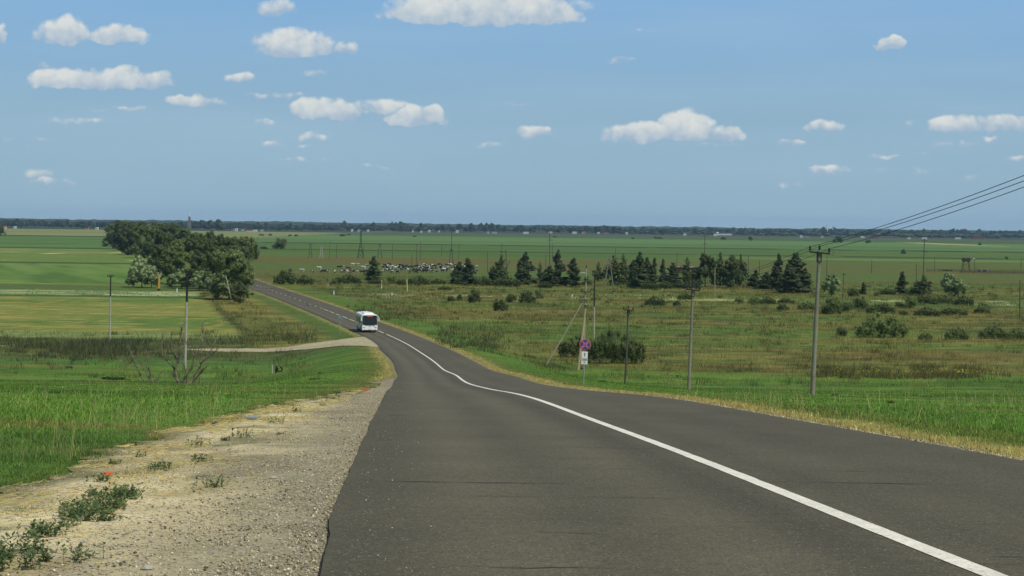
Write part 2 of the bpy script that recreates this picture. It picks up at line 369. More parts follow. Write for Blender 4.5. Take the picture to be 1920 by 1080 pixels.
M_['roofg'] = mat('roof_grey', (.22, .22, .22), .8)
M_['roofr'] = mat('roof_red', (.32, .035, .03), .8)
M_['roofo'] = mat('roof_orange', (.45, .13, .06), .8)
M_['roofw'] = mat('roof_pale', (.6, .62, .62), .6)
M_['roofb'] = mat('roof_blue', (.04, .16, .5), .6)
M_['brick'] = mat('tower_brick', (.16, .13, .09), .9)
M_['rust'] = mat('rusty_steel', (.055, .035, .028), .8, noise=[(2, .6, 1.5, 4)])
M_['orange'] = mat('orange_plastic', (.55, .10, .03), .6)

# ------------------------------------------------------------------ ground
PL = lambda v: 63000.0/v
def fieldcol(X, Y):
    """albedo of the land at X, Y: fields, meadow, verges, bare earth"""
    X = np.asarray(X, float); Y = np.asarray(Y, float); sh = X.shape
    off = np.abs(X-roadX(Y))-HW; left = X < roadX(Y)
    n1 = fbm(X/22, Y/7, 4, 21); n2 = fbm(X/6, Y/2.5, 4, 22); n3 = fbm(X/60, Y/18, 3, 23); n4 = fbm(X/1.5, Y/1.2, 3, 24); n5 = fbm(X/140, Y/30, 4, 25)
    def C(r, g, b): return np.broadcast_to(lin(r, g, b), sh+(3,)).copy()
    def mixc(a, b, t):
        t = np.clip(t, 0, 1)[..., None]; return a*(1-t)+b*t
    # ---- right meadow
    c = C(106, 109, 57)
    c = mixc(c, C(106, 92, 52), sst(.48, .66, n1)*.75)
    c = mixc(c, C(84, 110, 50), sst(.46, .58, n3)*.9); c = mixc(c, C(116, 118, 62), sst(.5, .6, fbm(X/34, Y/10, 4, 27))*.7)
    c = mixc(c, C(66, 78, 40), sst(.52, .64, fbm(X/13, Y/4, 4, 28))*.75)
    c = mixc(c, C(132, 122, 72), sst(.62, .74, n2)*.6)
    c = mixc(c, C(88, 118, 60), sst(.3, .1, np.abs(Y-452-X*.1)/60)*sst(.35, .6, n3)*.8)
    white = .8*sst(9, 3, np.abs(Y-470+6*np.sin(X/30)-X*.02))*sst(.48, .62, fbm(X/4, Y/7, 3, 31))*sst(-40, -30, X)
    c = mixc(c, C(176, 182, 132), white*.8)
    graze = C(94, 96, 50); graze = mixc(graze, C(82, 104, 50), sst(.42, .56, fbm(X/90, Y/30, 4, 38))*.9); graze = mixc(graze, C(104, 90, 50), sst(.52, .64, fbm(X/200, Y/26, 3, 33))*.45)
    w = 25*(n5-.5)
    c = mixc(c, graze, sst(560, 640, Y+w))
    c = mixc(c, C(106, 88, 54), sst(800, 860, Y+w*6)*sst(1010, 930, Y+w*6)*.3*sst(.42, .58, fbm(X/70, Y/22, 4, 39)))
    g2 = mixc(C(76, 102, 48), C(90, 110, 54), sst(.4, .6, n5))
    c = mixc(c, g2, sst(960, 1060, Y+w*3))
    c = mixc(c, C(112, 120, 66), sst(1080, 1100, Y)*sst(1170, 1130, Y)*sst(80, 180, X))
    dk = C(46, 62, 38)
    brk = sst(.28, .4, fbm(X/40, Y/400, 3, 35))
    c = mixc(c, dk, sst(22, 10, np.abs(Y-1240+X*.05))*brk)
    c = mixc(c, C(92, 118, 66), sst(1650, 1700, Y))
    c = mixc(c, C(84, 112, 62), sst(.4, .6, fbm(X/500, Y/120, 3, 36))*sst(1650, 1700, Y))
    c = mixc(c, dk, sst(40, 22, np.abs(Y-1640+X*.06))*brk)
    c = mixc(c, C(94, 122, 68), sst(1990, 2040, Y)*sst(2650, 2600, Y))
    c = mixc(c, C(74, 94, 54), sst(2750, 2850, Y+X*.25)); c = mixc(c, C(90, 84, 60), sst(3500, 3700, Y))
    c = mixc(c, C(56, 68, 44), sst(3800, 4300, Y))
    # ---- left fields
    l = C(78, 108, 52)
    hay = mixc(C(116, 126, 64), C(92, 116, 54), sst(.42, .6, n3)); st = fbm(X/9, Y/1.6+X/60, 4, 41)
    hay = mixc(hay, C(160, 148, 84), sst(.56, .72, st)*.8); hay = mixc(hay, C(154, 138, 80), sst(.64, .74, fbm(X/1.8+Y/40, Y/14, 3, 42))*.6)
    sw = fbm((X+Y*.35)/5, Y/60, 3, 43); swf = mixc(C(92, 122, 58), C(106, 130, 66), sst(.45, .6, sw)); swf = mixc(swf, C(74, 102, 48), sst(.42, .3, sw)*.8)
    tanf = mixc(C(100, 122, 60), C(140, 142, 84), sst(.46, .62, n5)*sst(.3, .6, fbm(X/30, Y/60, 2, 44)))
    rough = mixc(C(70, 84, 44), C(92, 98, 56), sst(.45, .62, n2)); rough = mixc(rough, C(150, 158, 112), sst(.66, .74, n4)*sst(.5, .6, n1)*.7)
    l = mixc(l, rough, sst(238, 246, Y+6*(n2-.5))); l = mixc(l, C(118, 132, 82), sst(283, 287, Y+5*(n2-.5)))
    l = mixc(l, hay, sst(298, 302, Y+3*(n2-.5)))
    l = mixc(l, C(66, 96, 48), sst(434, 437, Y)); l = mixc(l, C(166, 174, 128), sst(446, 450, Y+6*(n2-.5))*(.25+.6*sst(.4, .6, n2)+.25*sst(-90, -60, X)))
    l = mixc(l, C(84, 104, 52), sst(474, 480, Y+8*(n2-.5))); l = mixc(l, C(118, 126, 68), sst(510, 518, Y)*sst(.4, .6, n1)); l = mixc(l, swf, sst(524, 532, Y))
    l = mixc(l, C(64, 84, 44), sst(762, 768, Y)); l = mixc(l, tanf, sst(784, 792, Y))
    l = mixc(l, C(56, 78, 42), sst(1150, 1160, Y)); l = mixc(l, C(88, 118, 60), sst(1190, 1200, Y)); l = mixc(l, C(78, 106, 52), sst(.5, .6, fbm(X/200, Y/60, 3, 45))*sst(1190, 1200, Y))
    l = mixc(l, C(44, 56, 36), sst(1990, 2010, Y)); l = mixc(l, C(132, 132, 82), sst(2070, 2090, Y)); l = mixc(l, C(112, 128, 76), sst(.5, .6, fbm(X/300, Y/100, 3, 46))*sst(2070, 2090, Y))
    l = mixc(l, C(56, 68, 44), sst(3400, 3500, Y))
    # scrub between the hay field and the road
    edge = -44-(Y-303)*.21
    scr = mixc(C(112, 114, 60), C(84, 94, 50), sst(.42, .6, n2)); scr = mixc(scr, C(142, 132, 72), sst(.55, .7, n1)*.7); scr = mixc(scr, C(96, 86, 54), sst(.6, .7, n2)*.5)
    s_ = sst(-1.5, 1.5, X-edge+2*(n2-.5))*sst(262, 268, Y)*sst(520, 480, Y)
    l = mixc(l, scr, s_); l = mixc(l, C(60, 70, 40), sst(1.3, .3, np.abs(X-edge-1+1.5*(n2-.5)))*sst(300, 306, Y)*sst(420, 400, Y)*.7)
    c = np.where(left[..., None], l, c)
    # ---- the hillside lawns near the road
    lawn = mixc(C(92, 122, 50), C(76, 104, 42), sst(.42, .58, n1)); lawn = mixc(lawn, C(106, 126, 58), sst(.55, .68, n2)*.6); lawn = mixc(lawn, C(112, 100, 60), sst(.66, .74, n2)*.6)
    lawn = mixc(lawn, C(64, 88, 38), sst(.6, .7, n3)*.5)
    c = mixc(c, lawn, sst(236, 226, Y+10*(n1-.5)))
    # verges along the road
    vr = sst(9.5, 7, off+2.5*(n2-.5))*(~left)*sst(600, 400, Y)
    c = mixc(c, C(84, 114, 46), vr*.85); br = sst(3.6, 2.6, off+1.2*(n2-.5))
    c = mixc(c, C(98, 100, 50), br*.55)
    vl = sst(6.5, 4, off+2*(n2-.5))*left*sst(600, 400, Y)*sst(240, 262, Y)
    c = mixc(c, C(78, 104, 48), vl*.8)
    dry = sst(1.7, .7, off+1.4*(n4-.5)+.8*(n2-.5))
    c = mixc(c, C(168, 156, 98), dry*np.where(left, .5, .75))
    c = mixc(c, C(124, 118, 96), sst(.55, .25, off+.3*(n4-.5)))
    # ---- gravel track meeting the road
    tr = trackmask(X, Y, n2)
    c = mixc(c, C(150, 142, 116), tr*.0)
    # far pale heaps of bare earth on the right
    for hx, hy, hw, hd in BARE: c = mixc(c, C(196, 176, 118), sst(1, .7, np.hypot((X-hx)/hw, (Y-hy)/hd)+.5*(fbm(X/12, Y/30, 3, 51)-.5)))
    return c*np.array([.97, .96, .84])
def trackmask(X, Y, n2):
    rx = roadX(Y)-HW
    mouth = sst(1, 0, (np.abs(Y-262)-np.interp(rx-X, [0, 5, 12, 24, 36], [24, 11, 4.2, 1.3, .1]))/1.2+1.2*(n2-.5))
    return mouth*sst(-50, -40, X+3*(n2-.5))*(X < rx+.5)
BARE = []
for px, py, w in ((1755, 457, 40), (1809, 459, 30), (100, 475, 26), (222, 474, 14), (255, 488, 22)):
    p = gp(px, py); BARE.append((p.x, p.y, w/2*p.y/F, 2.6*p.y*p.y/63000*(1 if px > 1000 else .6)))
def axis(n0, step, end, g):
    a = [0.0]
    while a[-1] < end: a.append(a[-1]+max(step, a[-1]*g))
    return np.array(a)
ax = axis(0, .6, 9500, .017); gx = np.r_[-ax[::-1][:-1], ax]
ay = [-60.0]
while ay[-1] < 9800: ay.append(ay[-1]+max(.7, abs(ay[-1])*.0075))
gy = np.array(ay)
GX, GY = np.meshgrid(gx, gy); gz = H(GX, GY); nx, ny = len(gx), len(gy)
idx = np.arange(nx*ny).reshape(ny, nx)
quads = np.stack([idx[:-1, :-1], idx[:-1, 1:], idx[1:, 1:], idx[1:, :-1]], -1).reshape(-1, 4)
gme = npmesh('ground', np.stack([GX, GY, gz], -1).reshape(-1, 3), [quads], fieldcol(GX, GY).reshape(-1, 3), smooth=True)
setp(link('ground', gme, M_['ground']), kind='structure')

# ------------------------------------------------------------------ road
def strip(name, Ys, offs, z, m, colf=None, thick=0, kind='structure', wob=0):
    """sheet following the road; offs(Y) gives the lateral offsets"""
    X0 = roadX(Ys); d = np.gradient(X0, Ys); nrm = np.sqrt(1+d*d)
    O = offs(Ys); k = O.shape[1]
    X = X0[:, None]+O*nrm[:, None]; Yg = np.repeat(Ys[:, None], k, 1); Z = roadZ(Yg)+z
    V = np.stack([X, Yg, Z+np.zeros_like(X)], -1).reshape(-1, 3); I = np.arange(len(Ys)*k).reshape(len(Ys), k)
    Q = np.stack([I[:-1, :-1], I[:-1, 1:], I[1:, 1:], I[1:, :-1]], -1).reshape(-1, 4)
    me = npmesh(name, V, [Q], None if colf is None else colf(X, Yg, O).reshape(-1, 3), smooth=True)
    return setp(link(name, me, m), kind=kind)
RY = np.concatenate([np.arange(-55, 60, .25), np.arange(60, 400, 1.0), np.arange(400, 1400, 5.0)])
def road_offs(Y):
    eL = -HW+.07*(fbm(Y/1.5, Y*0, 4, 61)-.5)+.10*(fbm(Y/9, Y*0, 2, 62)-.5); eR = HW+.08*(fbm(Y/1.1, Y*0, 4, 63)-.5)
    t = np.r_[0, .01, np.linspace(.05, .95, 33), .99, 1]
    return eL[:, None]*(1-t)+eR[:, None]*t
def road_col(X, Y, O):
    base = lin(86, 82, 64); c = np.ones(X.shape+(3,))*base
    n = fbm(X/2.2, Y/6, 4, 65); f = .84+.2*n+.16*fbm(X/.7, Y/1.6, 4, 68)
    for o, w, a in ((-.55, .30, -.22), (-3.0, .5, .20), (-1.35, .45, .18), (-2.2, .3, -.06), (1.3, .5, .08), (3.0, .5, .09), (-4.05, .3, -.12), (.6, .22, -.10), (4.1, .25, .10)):
        f = f*(1+a*np.exp(-((O-o+.15*(n-.5))/w)**2))
    f = f*(1-.10*sst(.2, 2.5, O)*sst(.3, .6, fbm(X/5, Y/15, 2, 66)))
    return c*f[..., None]
strip('road', RY, road_offs, 0.0, M_['asphalt'], road_col)
# the edge of the paving, a low broken lip
strip('road_edge', RY[RY < 400], lambda Y: np.stack([road_offs(Y)[:, 0]-.012, road_offs(Y)[:, 0]+.002], 1), -.02, M_['asphalt'], road_col)
for ss in (1,):
    Ys = RY[(RY > -50) & (RY < 297)]
    strip('centre_line', Ys, lambda Y: np.stack([-.085+.012*(fbm(Y*3, Y*0, 2, 71)-.5), .085+.02*(fbm(Y*2, Y*0, 2, 72)-.5)], 1), .005, M_['paint'])
y0 = 300.0
while y0 < 640:
    ln, gap = (7.6, 2.4) if y0 < 392 else (3.2, 6.5)
    strip('centre_line', np.arange(y0, y0+ln+.01, ln/4), lambda Y: np.stack([-.085+Y*0, .085+Y*0], 1), .006, M_['paint'])
    y0 += ln+gap
def crack(Y, x0, x1, w, seed, amp=.06):
    n = max(8, int((x1-x0)/.06)); x = np.linspace(x0, x1, n); yy = Y+amp*(fbm(x*1.6, x*0+Y, 4, seed)-.5)*5; ww = .55*w*np.clip(fbm(x*2.2, x*0+Y, 3, seed+3)*2.6-.75, .02, 1.4)*np.sin(np.linspace(0, np.pi, n))**.5
    V = np.concatenate([np.stack([x+roadX(yy)*1.0, yy-ww, roadZ(yy-ww)+.004], 1), np.stack([x+roadX(yy), yy+ww, roadZ(yy+ww)+.004], 1)])
    I = np.arange(n-1); me = npmesh('road_crack', V, [np.stack([I, I+1, I+1+n, I+n], 1)]); setp(link('road_crack', me, M_['tar']), kind='structure')
u_ = lambda px, Y: (px-960)/F*Y-roadX(Y)
for Y, a, b, w in ((19.1, -3.9, -2.0, .075), (19.7, -.6, 2.4, .04), (14.2, -3.0, -2.2, .05), (14.2, -1.9, -1.5, .03), (10.6, -3.3, -.4, .012), (10.75, -1.0, 3.5, .014), (12.1, -3.4, -2.4, .02),
                   (24.2, -4.1, -3.6, .09), (27.5, -4.1, -3.7, .10), (38, -4.1, -3.6, .16), (43, -4.1, -3.7, .16), (23.4, -2.0, 1.0, .02), (16.5, .5, 2.2, .02), (31, .9, 3.5, .05), (13.0, 0.3, 1.0, .02), (12.6, -.2, .6, .02), (17.4, -3.6, -.8, .02), (21.5, -3.8, 3.9, .03), (29, -3.9, 3.9, .03), (35, -3.9, 3.9, .05), (52, -3.9, 3.9, .06), (15.3, -3.8, .2, .012), (11.4, 1.2, 3.6, .02), (26, -2.8, 1.6, .03)):
    crack(Y, a, b, w, int(Y*10) % 89)
for (px0, py0, px1, py1) in ((536,548,548,560),(540,556,549,553),(571,566,578,576),(574,572,580,575),(548,552,562,556),(595,577,605,581)):   # old skid marks
    A = gp(px0, py0); B = gp(px1, py1); n = 9; t = np.linspace(0, 1, n); x = A.x+(B.x-A.x)*t; y = A.y+(B.y-A.y)*t+.6*np.sin(t*6)
    V = np.concatenate([np.stack([x-.12, y, roadZ(y)+.006], 1), np.stack([x+.12, y+.1, roadZ(y)+.006], 1)]); I = np.arange(n-1)
    setp(link('skid_mark', npmesh('skid_mark', V, [np.stack([I, I+1, I+1+n, I+n], 1)]), M_['tar']), kind='structure')
# bare earth and gravel shoulder on the left
def dirtedge(Y):
    b = np.interp(Y, [-60, 17, 24, 31, 42, 56, 80, 110, 135], [-5.2, -4.85, -5.15, -5.7, -5.7, -5.5, -6.6, -8.0, -8.2])
    return b+1.1*(fbm(Y/3.5, Y*0, 4, 81)-.5)+.5*(fbm(Y/.6, Y*0, 3, 82)-.5)
SYs = np.concatenate([np.arange(-50, 60, .2), np.arange(60, 136, .5)])
def sh_offs(Y):
    nrm = 1.0; lft = dirtedge(Y)-roadX(Y); r = -HW+.3+0*Y; t = np.linspace(0, 1, 26)
    return lft[:, None]*(1-t)+r[:, None]*t
def sh_col(X, Y, O):
    sand = lin(210, 196, 152); grav = lin(144, 137, 110); c = np.ones(X.shape+(3,))*sand
    n = fbm(X/1.1, Y/2.5, 4, 83); n2 = fbm(X/.35, Y/.8, 3, 84); g = sst(-6.3, -4.6, O+1.4*(n-.5)); rut = .5+.5*np.sin((X+.05*Y)*3.2+3*n)
    c = c*(1-g[..., None])+grav*g[..., None]; dk = lin(140, 128, 100)
    k = (sst(.5, .68, n)*.6)[..., None]; c = c*(1-k)+dk*k
    k = (sst(.6, .75, fbm(X/.9, Y/2.2, 4, 85))*.65*(1-g))[..., None]; c = c*(1-k)+lin(168, 152, 92)*k
    k = (sst(.62, .72, fbm(X/.6, Y/1.2, 3, 86))*.7*(1-g))[..., None]; c = c*(1-k)+lin(112, 116, 70)*k
    e = sst(.0, .6, X-dirtedge(Y))[..., None]; c = (c*e+lin(130, 124, 80)*(1-e))
    return c*(.9+.2*n2)[..., None]*(1-.16*rut*(1-.5*g))[..., None]
me_s = strip('gravel_shoulder', SYs, sh_offs, 0, M_['shoulder'], sh_col)
co = np.empty(len(me_s.data.vertices)*3, np.float32); me_s.data.vertices.foreach_get('co', co); co = co.reshape(-1, 3).astype(float)
co[:, 2] = H(co[:, 0], co[:, 1])+.012+.035*(fbm(co[:, 0]/.5, co[:, 1]/.9, 3, 88)-.3)*sst(-HW+.1, -HW-.4, co[:, 0]-roadX(co[:, 1]))
inner = (co[:, 0]-roadX(co[:, 1])) > -HW-.05; co[inner, 2] = roadZ(co[inner, 1])-.045
me_s.data.vertices.foreach_set('co', co.astype(np.float32).ravel()); me_s.data.update()
# gravel track that joins from the left
TX = np.arange(-58, -13, .5); 
def track():
    rows = []; xs_ = []
    for x in TX:
        yy = np.linspace(225, 300, 151)
        n2 = fbm(x/6+yy*0, yy/2.5, 4, 22); m = trackmask(x+yy*0, yy, n2) > .5
        if m.any(): a, b = yy[m].min(), yy[m].max()
        else: continue
        xs_.append(x)
        rows.append(np.linspace(a, b, 9))
    Yg = np.array(rows); Xg = np.repeat(np.array(xs_)[:, None], 9, 1)
    lim = roadX(Yg)-HW+.25; Xg = np.minimum(Xg, lim)
    Z = H(Xg, Yg)+.05; Z = np.where(Xg > lim-1.2, roadZ(Yg)-.012, Z)
    I = np.arange(Xg.size).reshape(Xg.shape); Q = np.stack([I[:-1, :-1], I[1:, :-1], I[1:, 1:], I[:-1, 1:]], -1).reshape(-1, 4)
    n = fbm(Xg/3, Yg/3, 3, 91); c = lin(176, 166, 132)*(.8+.3*n)[..., None]
    setp(link('gravel_track', npmesh('gravel_track', np.stack([Xg, Yg, Z], -1).reshape(-1, 3), [Q], c.reshape(-1, 3), smooth=True), M_['shoulder']), kind='structure')
track()

# ------------------------------------------------------------------ grass
def blades(name, X, Y, h, w, col, lean=.5, label=None, tri=False, m=None, zoff=0):
    n = len(X); Z = H(X, Y)+zoff; a = rng.uniform(0, 2*np.pi, n); wl_ = np.where(rng.random(n) < .3, 1.9, .8); lx = rng.normal(0, lean, n)*h*wl_; ly = rng.normal(0, lean, n)*h*wl_
    dx = np.cos(a)*w/2; dy = np.sin(a)*w/2*.4
    P = lambda x, y, z: np.stack([x, y, z], 1)
    if tri:
        V = np.stack([P(X-dx, Y-dy, Z-.03), P(X+dx, Y+dy, Z-.03), P(X+lx, Y+ly, Z+h)], 1).reshape(-1, 3); k = 3
        Fs = [np.arange(n*3).reshape(n, 3)]
        shade = np.array([.75, .75, 1.1])
    else:
        V = np.stack([P(X-dx, Y-dy, Z-.02), P(X+dx, Y+dy, Z-.02), P(X+dx*.7+lx*.4, Y+dy*.7+ly*.4, Z+h*.6), P(X-dx*.7+lx*.4, Y-dy*.7+ly*.4, Z+h*.6), P(X+lx, Y+ly, Z+h*.97)], 1).reshape(-1, 3); k = 5
        b = np.arange(n)[:, None]*5; Fs = [b+np.array([0, 1, 2, 3]), b+np.array([3, 2, 4])]
    c = np.repeat(col, k, 0)
    me = npmesh(name, V, Fs, c); return setp(link(name, me, m or M_['blade']), label, kind='stuff')
def scatter(n, y0, y1, p=1.6, umin=-.31, umax=.31):
    """more blades near the road's top, thinning with distance"""
    q = 2-p; t = rng.random(n); Y = (y0**q+t*(y1**q-y0**q))**(1/q); return rng.uniform(umin, umax, n)*Y, Y
def okland(X, Y):
    off = np.abs(X-roadX(Y))-HW; n2 = fbm(X/6, Y/2.5, 4, 22)
    return (off > .35) & ~((Y < 136) & (X > dirtedge(Y)) & (X < roadX(Y))) & (trackmask(X, Y, n2) < .4)
def tint(c, s=.22, k=1.0):
    n = len(c); g = np.exp(rng.normal(0, s, (n, 1))); h = 1+rng.normal(0, .08, (n, 3)); return np.clip(c*g*h*k, 0, 1)
# lush grass on the hillside either side
X, Y = scatter(430000, 13, 190, 1.7); ok = okland(X, Y); X, Y = X[ok], Y[ok]
off = np.abs(X-roadX(Y))-HW; left = X < roadX(Y)
edge = np.where(left & (Y < 136), dirtedge(Y)-X, off-.3)
c = fieldcol(X, Y); hh = (.035+.095*sst(.3, 4, edge))*(.3+1.3*fbm(X/1.4, Y/2.0, 3, 101))*rng.uniform(.4, 1.5, len(X))*np.where(left, 1.0, .8)
hh = hh*(1-.72*sst(22, 75, Y))
blades('grass', X, Y, hh, .0052*(Y/15)**.95*rng.uniform(.6, 1.7, len(X)), tint(c*1.62*(.72+.56*fbm(X/.55, Y/.9, 3, 151))[:, None], .36), .62, 'short green grass growing thickly on both slopes beside the road')
# low mats of creeping grass on the bare earth
n = 90000; Yc = 10+rng.random(n)**1.5*95; Xc = dirtedge(Yc)+np.abs(rng.normal(0, 1.1, n))-.25; mk = fbm(Xc/.7, Yc/1.3, 4, 141)-.10*np.clip(Xc-dirtedge(Yc), 0, 3); ok = (Xc < roadX(Yc)-HW-.7) & (mk > .43); Xc, Yc, mk = Xc[ok], Yc[ok], mk[ok]
gc = np.where((fbm(Xc/.9, Yc/1.5, 3, 143) > .5)[:, None], lin(158, 150, 88), lin(92, 112, 54))
blades('creeping_grass', Xc, Yc, rng.uniform(.012, .055, len(Xc))*(.4+5*(mk-.42)).clip(.3, 1.6), .0035*(Yc/15)**.95*rng.uniform(.7, 1.8, len(Xc)), tint(gc, .3), 1.0, 'thin yellow-green mats of grass creeping over the sandy shoulder')
# dark and straw-coloured clumps through the meadow
X, Y = scatter(2600, 205, 600, 1.1); ok = okland(X, Y) & ~((X < roadX(Y)) & (Y > 298) & (X < -44-(Y-303)*.21)) & (np.abs(X-roadX(Y)) > HW+9); X, Y = X[ok], Y[ok]; k = 26
Xc = np.repeat(X, k)+rng.normal(0, .5, len(X)*k); Yc = np.repeat(Y, k)+rng.normal(0, .6, len(X)*k); pal = np.array([lin(*c) for c in ((66, 80, 42), (58, 70, 38), (128, 124, 66), (104, 84, 50), (84, 104, 54), (120, 132, 70))])
ci = np.repeat(rng.choice(6, len(X), p=[.2, .12, .2, .12, .2, .16]), k); hk = np.repeat(rng.uniform(.35, 1.0, len(X)), k)
blades('meadow_clumps', Xc, Yc, hk*rng.uniform(.5, 1.2, len(Xc)), .05*rng.uniform(.7, 1.8, len(Xc))*(Yc/300), tint(pal[ci], .25), .4, 'darker and straw-coloured weed clumps dotted through the rough meadow', tri=True)
# tall straws and seed heads
X, Y = scatter(9000, 14, 60, 1.3); ok = okland(X, Y) & (fbm(X/3, Y/3, 3, 103) > .52); X, Y = X[ok], Y[ok]
blades('dry_straw', X, Y, rng.uniform(.2, .6, len(X)), .003*(Y/15)**.9, tint(np.repeat([lin(178, 168, 112)], len(X), 0)), .25, 'pale dry grass stalks standing above the green grass')
# dry yellow grass along both road edges
for side in (1, -1):
    n = 42000 if side > 0 else 16000
    Yd = 12+(rng.random(n)**1.7)*(330-12); o = np.abs(rng.normal(0, .42, n))*(.3+1.3*fbm(Yd/2.5, Yd*0, 3, 131))+.28+(.15*Yd/100)
    Xd = roadX(Yd)+side*(HW+o); ok = okland(Xd, Yd) & (Yd > (0 if side > 0 else 110)); Xd, Yd = Xd[ok], Yd[ok]
    blades('dry_verge_grass', Xd, Yd, rng.uniform(.02, .12, len(Xd))*(.5+fbm(Xd/.8, Yd/1.2, 2, 133)), .004*(Yd/15)**.95*rng.uniform(.8, 1.6, len(Xd)), tint(np.repeat([lin(184, 170, 104)], len(Xd), 0), .35), .5,
           'yellowed dry grass fringing the %s edge of the road' % ('right' if side > 0 else 'left'))
# rough meadow grass on the plain
X, Y = scatter(300000, 120, 640, 1.3); ok = okland(X, Y); X, Y = X[ok], Y[ok]
off = np.abs(X-roadX(Y))-HW; left = X < roadX(Y); hayf = left & (Y > 298) & (X < -44-(Y-303)*.21) ; lawn = left & (Y < 240)
n2 = fbm(X/7, Y/5, 3, 107)
hh = (.22+.65*sst(.4, .7, n2))*rng.uniform(.5, 1.3, len(X))
hh = np.where(hayf, .08, hh)*np.where(lawn, .35, 1)*np.where((off < 8), .35, 1)*np.where((~left) & (Y < 215), .4, 1)*np.where(left & (Y > 420), .4, 1)
c = fieldcol(X, Y); g = n2[:, None]
c = c*(1.35-.55*g)
br = (fbm(X/14, Y/6, 3, 108) > .6) & (~hayf) & (~lawn) & (Y > 200)
c[br] = c[br]*np.array([1.12, .9, .78])
blades('meadow_grass', X, Y, hh, .014*(Y/120)**.9*rng.uniform(.8, 2.0, len(X)), tint(c*1.2, .42), .35, 'rough uneven meadow grass covering the low plain', tri=True)
# dark weedy belts
def belt(name, boxes, n, hmin, hmax, cols, label, wid=.08, zo=0):
    for (px0, py0, px1, py1) in boxes:
        A = gp(px0, py0); B = gp(px1, py1); x = rng.uniform(0, 1, n); Yb = np.minimum(A.y, B.y)+rng.uniform(0, 1, n)*abs(A.y-B.y)
        pxs = px0+(px1-px0)*x; Xb = (pxs-960)/F*Yb; ed = np.minimum(np.minimum(x, 1-x)*5, 1)*np.minimum(1, np.minimum(Yb-min(A.y, B.y), max(A.y, B.y)-Yb)/(abs(A.y-B.y)*.3+.1)); ok = (fbm(Xb/3, Yb/4, 3, 111)+.35*(ed-1)*rng.uniform(.5, 1.3, n) > .40+.22*fbm(Xb/9, Yb*0, 3, 115)-.05) & okland(Xb, Yb); Xb, Yb = Xb[ok], Yb[ok]
        cc = np.array([lin(*cols[i]) for i in rng.integers(0, len(cols), len(Xb))])
        cl = .6+.8*fbm(Xb/2.2, Yb/1.5, 2, 112)
        blades(name, Xb, Yb, rng.uniform(hmin, hmax, len(Xb))*cl, wid*rng.uniform(.6, 1.6, len(Xb)), tint(cc, .25), .3, label, tri=True, zoff=zo)
belt('rough_weeds', [(-40, 676, 330, 636)], 15000, .4, 1.1, [(82, 94, 54), (96, 104, 66), (64, 76, 44), (100, 98, 64)], 'dark matted weeds in a belt left of the bare shrub')
belt('rough_weeds', [(380, 650, 600, 622)], 5000, .4, 1.0, [(84, 98, 56), (66, 76, 44), (112, 110, 66)], 'tangled weeds between the hay field and the gravel track')
belt('rough_weeds', [(640, 612, 800, 575)], 6000, .3, 1.0, [(98, 100, 62), (74, 82, 48), (90, 76, 52)], 'brown-green weeds along the verge right of the bus')
belt('rough_weeds', [(800, 665, 960, 605)], 7000, .3, .9, [(98, 100, 62), (70, 80, 48), (80, 92, 52)], 'low dark weeds on the slope right of the road bend')
belt('brown_weeds', [(1480, 713, 1900, 689)], 13000, .25, 1.0, [(116, 100, 62), (92, 78, 50), (124, 110, 66), (88, 104, 52), (76, 84, 46)], 'rusty brown tall weeds in a belt behind the tall grey pole')
belt('yellow_flowers', [(1560, 712, 1900, 700)], 420, .08, .16, [(176, 172, 44), (150, 156, 50)], 'small yellow flower heads among the rusty brown weeds', .2, .75)
belt('white_flowers', [(1000, 560, 1300, 551), (640, 560, 900, 553), (1790, 573, 1920, 568)], 1100, .1, .42, [(190, 192, 140), (150, 164, 104), (204, 204, 160)], 'pale umbel flowers in a strip across the meadow', .26)
belt('white_flowers', [(-20, 556, 400, 546)], 2600, .1, .3, [(176, 184, 138), (150, 162, 104), (112, 132, 76)], 'whitish flower strip beyond the left hay field', .3)
